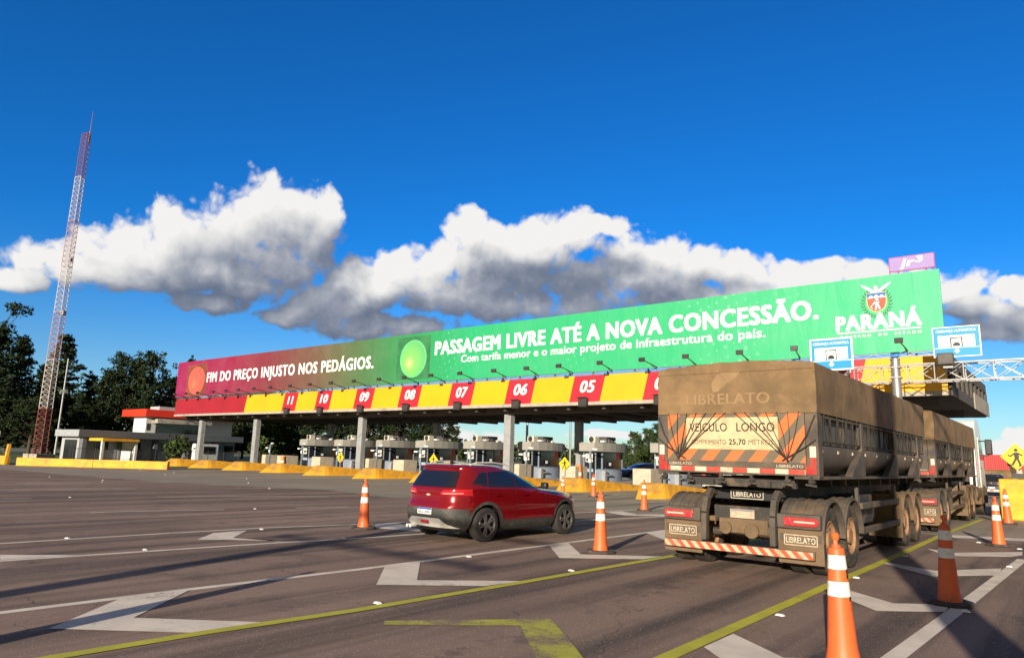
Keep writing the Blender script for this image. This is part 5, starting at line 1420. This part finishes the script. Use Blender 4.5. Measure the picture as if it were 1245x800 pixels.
# ------------------------------------------------------------------ lattice radio mast
tw_red = mat('mast_red', (0.22,0.075,0.06), 0.6, var=0.15); tw_white = mat('mast_white', (0.52,0.48,0.46), 0.6, var=0.1); tw_pink = mat('mast_faded_red', (0.42,0.27,0.27), 0.6, var=0.1)
base = at(48, 551, 80); base.z = 0
mast = thing('radio_mast', 'tall red and white lattice radio mast with a whip aerial on top', 'radio mast', base, R(18))
H = 39.5; NS = 7
for s_i in range(NS):
    z0, z1 = H*s_i/NS, H*(s_i+1)/NS
    mb = MB(); m = [tw_red, tw_white, tw_pink, tw_white, tw_pink, tw_white, tw_red][s_i]
    def corner(k, z):
        r = 0.80-0.28*z/H; a = R(90+120*k)
        return Vector((r*math.cos(a), r*math.sin(a), z))
    for k in range(3): mb.cyl(corner(k, z0), corner(k, z1), 0.042, n=6, caps=False)
    nb = 9
    for i in range(nb):
        za_, zb2 = z0+(z1-z0)*i/nb, z0+(z1-z0)*(i+1)/nb
        for k in range(3):
            mb.cyl(corner(k, za_), corner((k+1) % 3, zb2), 0.020, n=4, caps=False); mb.cyl(corner((k+1) % 3, za_), corner(k, zb2), 0.020, n=4, caps=False)
            mb.cyl(corner(k, zb2), corner((k+1) % 3, zb2), 0.020 if i < nb-1 else 0.05, n=4, caps=False)
    mb.build('mast_section', m, mast)
MB().cyl((0,0.4,H),(0,0.4,H+3.2),0.05,0.02,n=8).cyl((0,0.4,H-1),(0,0.4,H+0.6),0.09,n=8).build('whip_aerial', tw_red, mast)
MB().box(0.5,0.9,-0.3,0.1,H*0.42,H*0.42+0.5).box(0.5,0.8,-0.3,0.0,H*0.585,H*0.585+0.4).build('antenna_box', steel_grey, mast)
MB().box(-1.1,1.1,-1.1,1.1,0,0.5).build('footing', concrete, mast)
# lamp pole by the mast
pp = at(66, 556, 92); pp.z = 0
lp = thing('lamp_pole', 'slender grey lamp pole with two heads before the pines, right of the mast', 'street lamp', pp)
MB().cyl((0,0,0),(0,0,13),0.14,0.08,n=10).build('pole', steel, lp)
MB().box(-0.9,0.9,-0.15,0.15,8.6,8.8).box(-0.9,-0.4,-0.2,0.2,8.3,8.6).box(0.4,0.9,-0.2,0.2,8.3,8.6).build('lamp_heads', steel, lp)
for pxx, top, dep, lab in ((640, 521, 75, 'thin pole rising behind the booth between lanes 05 and 06'), (693, 522, 90, 'thin pole far behind, left of the dark rear column')):
    q = at(pxx, 560, dep); q.z = 0; h = at(pxx, top, dep).z
    t = thing('lamp_pole', lab, 'street lamp', q)
    MB().cyl((0,0,0),(0,0,max(h, 9)),0.16,0.10,n=10).build('pole', steel, t)

# ------------------------------------------------------------------ containers beyond the plaza on the right
cont_red = mat('container_red', (0.42,0.025,0.025), 0.6, var=0.1, dirt=(0.2,0.04,0.03), dirt_amt=0.15)
def container(loc, rz, lab, L=12.2):
    t = thing('shipping_container', lab, 'container', loc, rz, 'red containers beyond the plaza')
    mb = MB(); n = 40
    pts = []
    for k in range(n):
        y = L*k/n; d = 0.0 if k % 2 else 0.05
        pts += [(1.22-d, y), (1.22-d, y+L/n*0.75)]
    pts2 = [(-x, y) for x, y in reversed(pts)]
    mb.prism(pts+[(1.22,L)]+[(-1.22,L)]+pts2, 'z', 0.1, 2.5)
    mb.build('corrugated_walls', cont_red, t, smooth=False)
    fr = MB()
    for x in (-1.22,1.22):
        for y in (-0.05,L+0.05): fr.box(x-0.08,x+0.08,y-0.08,y+0.08,0,2.6)
        for z in (0.05,2.55): fr.bar((x,0.03,z),(x,L-0.03,z),0.1)
    for y in (-0.05,L+0.05):
        for z in (0.05,2.55): fr.bar((-1.14,y,z),(1.14,y,z),0.1)
    fr.build('frame', cont_red, t)
    for s in (-1, 1): MB().box(0.02 if s > 0 else -1.12, 1.12 if s > 0 else -0.02, -0.06, -0.02, 0.12, 2.48).bar((s*0.35,-0.08,0.15),(s*0.35,-0.08,2.45),0.04).build('door', cont_red, t)
    return t
c1 = at(1203, 572, 118)
bank = MB().bar((c1.x-14, c1.y+3, 1.0), (c1.x+40, c1.y-9, 1.0), 4, 2.1).build('earth_bank', mat('earth', (0.22,0.13,0.06), 0.95, var=0.25, vscale=0.6, dirt=(0.09,0.09,0.03), dirt_amt=0.3, dscale=0.4), bevel=0.4)
tag(bank, 'low brown earth bank under the red containers beyond the right of the plaza', 'earth bank')
container((c1.x-1.5, c1.y+8, 2.05), R(-72), 'long red container on the bank, right of the white cab mirror')
container((c1.x+5.4, c1.y+5.2, 4.67), R(-72), 'red container stacked on top behind the large walking sign')
container((c1.x+11.8, c1.y+5.8, 2.05), R(-72), 'red container low on the bank at the picture right edge')

# ------------------------------------------------------------------ trees
def leaf_mat(name, a, b, c):
    m = bpy.data.materials.new(name); m.use_nodes = True
    T = NT(m.node_tree); bs = m.node_tree.nodes['Principled BSDF']
    g = T.add('ShaderNodeNewGeometry')
    oc = T.add('ShaderNodeTexCoord').outputs['Object']
    f = T.math('ADD', T.math('MULTIPLY', g.outputs['Random Per Island'], 0.55), T.math('MULTIPLY', T.noise(oc, 0.5, 3, 0.6), 0.45))
    col = T.ramp(f, [(0.2, a), (0.5, b), (0.85, c)])
    T.l.new(col, bs.inputs['Base Color']); bs.inputs['Roughness'].default_value = 0.8; bs.inputs['Specular IOR Level'].default_value = 0.2
    return m
pine_leaf = leaf_mat('pine_needles', (0.007,0.014,0.006), (0.016,0.030,0.011), (0.044,0.066,0.022))
broad_leaf = leaf_mat('broad_leaves', (0.018,0.035,0.010), (0.035,0.062,0.016), (0.075,0.105,0.028))
far_leaf = leaf_mat('far_leaves', (0.022,0.040,0.014), (0.035,0.058,0.020), (0.055,0.080,0.030))
bark = mat('bark', (0.07,0.052,0.038), 0.95, var=0.25, vscale=2)
def tuft(mb, c, r, n, size, rng, flat=0.6):
    for _ in range(n):
        d = Vector((rng.gauss(0,1), rng.gauss(0,1), rng.gauss(0,flat)))
        p = c+d.normalized()*r*rng.random()**0.5
        a = Vector((rng.gauss(0,1), rng.gauss(0,1), rng.gauss(0,1))).normalized(); b = a.cross(Vector((rng.gauss(0,1), rng.gauss(0,1), rng.gauss(0,1)))).normalized()
        s = size*rng.uniform(0.6,1.4)
        mb.add([p-a*s, p+b*s*0.45, p+a*s, p-b*s*0.45], [(0,1,2,3)])
def tree_meshes(kind, seed):
    rng = random.Random(seed); lf = MB(); tr = MB()
    if kind == 'pine':                        # 15 m: trunk with drooping whorls, narrow towards the top
        H = 15.0; tr.cyl((0,0,0),(0.2,0,H*0.95),0.26,0.05,n=8)
        z = 2.0
        while z < H-0.3:
            f = (z-2.0)/(H-2.0); reach = (3.7*(1-f)**0.9+0.30)*rng.uniform(0.75,1.15)
            nb = rng.randint(5,7); ph = rng.uniform(0,6)
            for k in range(nb):
                a = ph+2*math.pi*k/nb+rng.uniform(-.3,.3); rr = reach*rng.uniform(0.65,1.15)
                tip = Vector((rr*math.cos(a), rr*math.sin(a), z+rr*rng.uniform(0.0,0.35)))
                tr.cyl((0.05,0,z),tip,0.05,0.015,n=4,caps=False)
                n = max(3, int(rr*2.4))
                for q in range(n):
                    u = (q+0.8)/n; p = Vector((0,0,z)).lerp(tip, u)+Vector((rng.gauss(0,.18),rng.gauss(0,.18),rng.gauss(0,.12)))
                    tuft(lf, p, 0.40, 17, 0.22, rng, 0.5)
            z += rng.uniform(0.55,0.85)
        tuft(lf, Vector((0.2,0,H)), 0.35, 16, 0.22, rng, 1.4)
    elif kind == 'broad':                     # wide, many rounded clumps with gaps
        H = 14.0; tr.cyl((0,0,0),(0,0,6.5),0.4,0.2,n=8)
        for k in range(66):
            a = rng.uniform(0, 6.283); zz = rng.uniform(3.2, H-0.6); f = (zz-3.2)/(H-3.8)
            rad = 4.9*math.sin(math.pi*(0.18+0.74*f))*rng.uniform(0.45,1.0)
            c = Vector((rad*math.cos(a), rad*math.sin(a), zz))
            tr.cyl((0,0,max(2.2, zz-2.8)), c, 0.09, 0.02, n=4, caps=False)
            for q in range(6):
                p = c+Vector((rng.gauss(0,.65),rng.gauss(0,.65),rng.gauss(0,.40)))
                tuft(lf, p, 0.60, 24, 0.22, rng, 0.6)
    elif kind == 'sparse':                    # tall gum: bare limbs, a few airy heads
        H = 22.0; tr.cyl((0,0,0),(0.6,0,13),0.36,0.22,n=8)
        for k in range(13):
            a = rng.uniform(0,6.283); zz = rng.uniform(14, H); rad = rng.uniform(0.6, 4.4)
            c = Vector((0.6+rad*math.cos(a), rad*math.sin(a), zz))
            mid = Vector((0.6+rad*0.35*math.cos(a), rad*0.35*math.sin(a), 12+(zz-12)*0.55))
            tr.cyl((0.6,0,12+rng.uniform(-2,1)), mid, 0.11, 0.07, n=5, caps=False).cyl(mid, c, 0.07, 0.02, n=4, caps=False)
            for q in range(3): tuft(lf, c+Vector((rng.gauss(0,.5),rng.gauss(0,.5),rng.gauss(0,.3))), 0.8, 30, 0.26, rng, 0.55)
    else:                                     # shrub
        for k in range(9):
            a = rng.uniform(0,6.283); rad = rng.uniform(0,0.6); c = Vector((rad*math.cos(a), rad*math.sin(a), rng.uniform(0.35,1.15)))
            tr.cyl((0,0,0), c, 0.04, 0.015, n=4, caps=False)
            tuft(lf, c, 0.45, 40, 0.12, rng, 0.9)
    return lf, tr
PROTO = {}
def tree(kind, seed, loc, s, lab, cat='tree', name='pine_tree', group=None, leaf=None, sz=None, rz=None):
    key = (kind, seed)
    if key not in PROTO:
        lf, tr = tree_meshes(kind, seed)
        o = thing(name, lab, cat)
        lf.build('crown', leaf or pine_leaf, o, smooth=False, fix=False); tr.build('trunk', bark, o, fix=False)
        PROTO[key] = o
    else: o = dup(PROTO[key]); o.name = name
    o.location = loc; o.scale = (s, s, sz or s); o.rotation_euler = (0, 0, rz if rz is not None else random.uniform(0, 6.28))
    if leaf:
        for ch in o.children:
            if ch.name.startswith('crown'): ch.material_slots[0].link = 'OBJECT'; ch.material_slots[0].material = leaf
    tag(o, lab, cat, group)
    if not group and 'group' in o: del o['group']
    return o
def tree_px(kind, seed, px, ytop, depth, lab, name='pine_tree', wide=1.0, **k):
    Hk = {'pine':15.2,'broad':14.3,'sparse':22.3,'shrub':1.5}[kind]
    d = at(px, ytop, depth); loc = (d.x, d.y, 0)
    s = d.z/Hk
    return tree(kind, seed, loc, s*wide, lab, name=name, sz=s, **k)
tree_px('sparse', 3, -4, 352, 118, 'tall gum tree with airy tufts of leaves on bare limbs at the left edge', 'gum_tree')
tree_px('pine', 1, 4, 392, 112, 'dark pine at the very left edge, under the gum tree', wide=1.15)
tree_px('pine', 2, 31, 408, 118, 'dark pointed pine just left of the radio mast', wide=1.0)
tree_px('pine', 4, 58, 440, 125, 'dark pine directly behind the radio mast', wide=1.2)
tree_px('pine', 5, 82, 406, 118, 'tallest pine close right of the radio mast', wide=1.25)
tree_px('pine', 1, 112, 452, 128, 'small pine in the gap between the tall pine and the broad pine', wide=1.1)
tree_px('pine', 2, 131, 456, 135, 'lower pine left of the broad dark pine', wide=1.3)
tree_px('broad', 11, 158, 428, 122, 'broad dark pine with rounded clumps, left half of the pair above the red roof', 'broad_tree', leaf=pine_leaf, wide=0.82)
tree_px('broad', 12, 190, 424, 126, 'broad dark pine with rounded clumps, right half of the pair above the red roof', 'broad_tree', leaf=pine_leaf, wide=0.85)
tree_px('pine', 4, 234, 432, 130, 'pine whose tip shows over the magenta end of the billboard', wide=0.8)
tree_px('pine', 5, 212, 458, 140, 'pine between the broad tree and the left end of the billboard', wide=1.0)
grp_ = 'dark trees behind the left half of the canopy'
for i, (px, yt, dep) in enumerate([(-40,420,120),(-20,440,105),(20,462,112),(8,470,104),(66,462,118),(45,478,105),(100,478,112),(125,480,118),(150,470,130),(182,472,118),(205,474,135),(228,480,118),(250,488,120),(268,478,132),(285,470,124),(302,474,130),(322,468,118),(340,478,128),(356,470,135),(374,474,122),(392,470,130),(410,474,120),(430,470,128),(450,476,122),(468,472,130),(486,476,122),(503,480,128),(520,488,122),(535,500,126)]):
    tree_px('broad' if i % 3 else 'pine', (11,12,13)[i % 3] if i % 3 else (1,2,4)[(i//3) % 3], px, yt, dep, 'dark tree in the dense row behind the left half of the canopy and the office', 'broad_tree' if i % 3 else 'pine_tree', group=grp_, leaf=pine_leaf, wide=1.1)
gr2 = 'green trees beyond the booths on the right'
for px, yt, dep, lab, w in ((771,522,95,'green bushy tree with a pointed top beyond the booths, nearest the truck',0.75),(788,518,98,'green bushy tree beyond the booths, its right side hidden by the truck',0.8),(760,540,100,'lower green tree left of the two pointed ones beyond the booths',0.8),(802,512,104,'green tree hidden mostly behind the truck tail',0.9)):
    tree_px('broad', 13, px, yt, dep, lab, 'broad_tree', leaf=broad_leaf, wide=w)
g3 = 'bushes on the far left island'
for k, (px, y, dep, s) in enumerate(((213,562,66,2.0),(330,552,80,3.4),(338,548,84,3.6),(322,556,78,2.4),(418,552,84,2.6),(428,553,88,2.6),(365,556,90,2.6))):
    q = at(px, 562, dep)
    tree('shrub', 21, (q.x, q.y, 0), s, ['round clipped bush before the grey office','tall yellow-green shrub left of the first booths','tall shrub close behind the left booths','low shrub left of the booths','bushy shrub behind the booth between lanes 09 and 10','bushy shrub behind the column of lane 09','shrub behind the booth between lanes 10 and 11'][k], 'shrub', 'shrub', leaf=broad_leaf)
# far wood along the horizon
rng = random.Random(5); fw_ = MB()
for k in range(620):
    a = R(rng.uniform(-78, 12)); d = rng.uniform(300, 420)
    c = Vector((d*math.sin(a), d*math.cos(a), 0)); h = rng.uniform(4, 9)*(1+0.3*math.sin(a*23))
    for q in range(4):
        tuft(fw_, c+Vector((rng.gauss(0,3),rng.gauss(0,3),h*rng.uniform(0.2,0.85))), 2.6, 14, 1.3, rng, 0.8)
tag(fw_.build('distant_wood', far_leaf, smooth=False, fix=False), 'low far-off line of woods on the horizon behind the plaza', 'woods', kind='stuff')
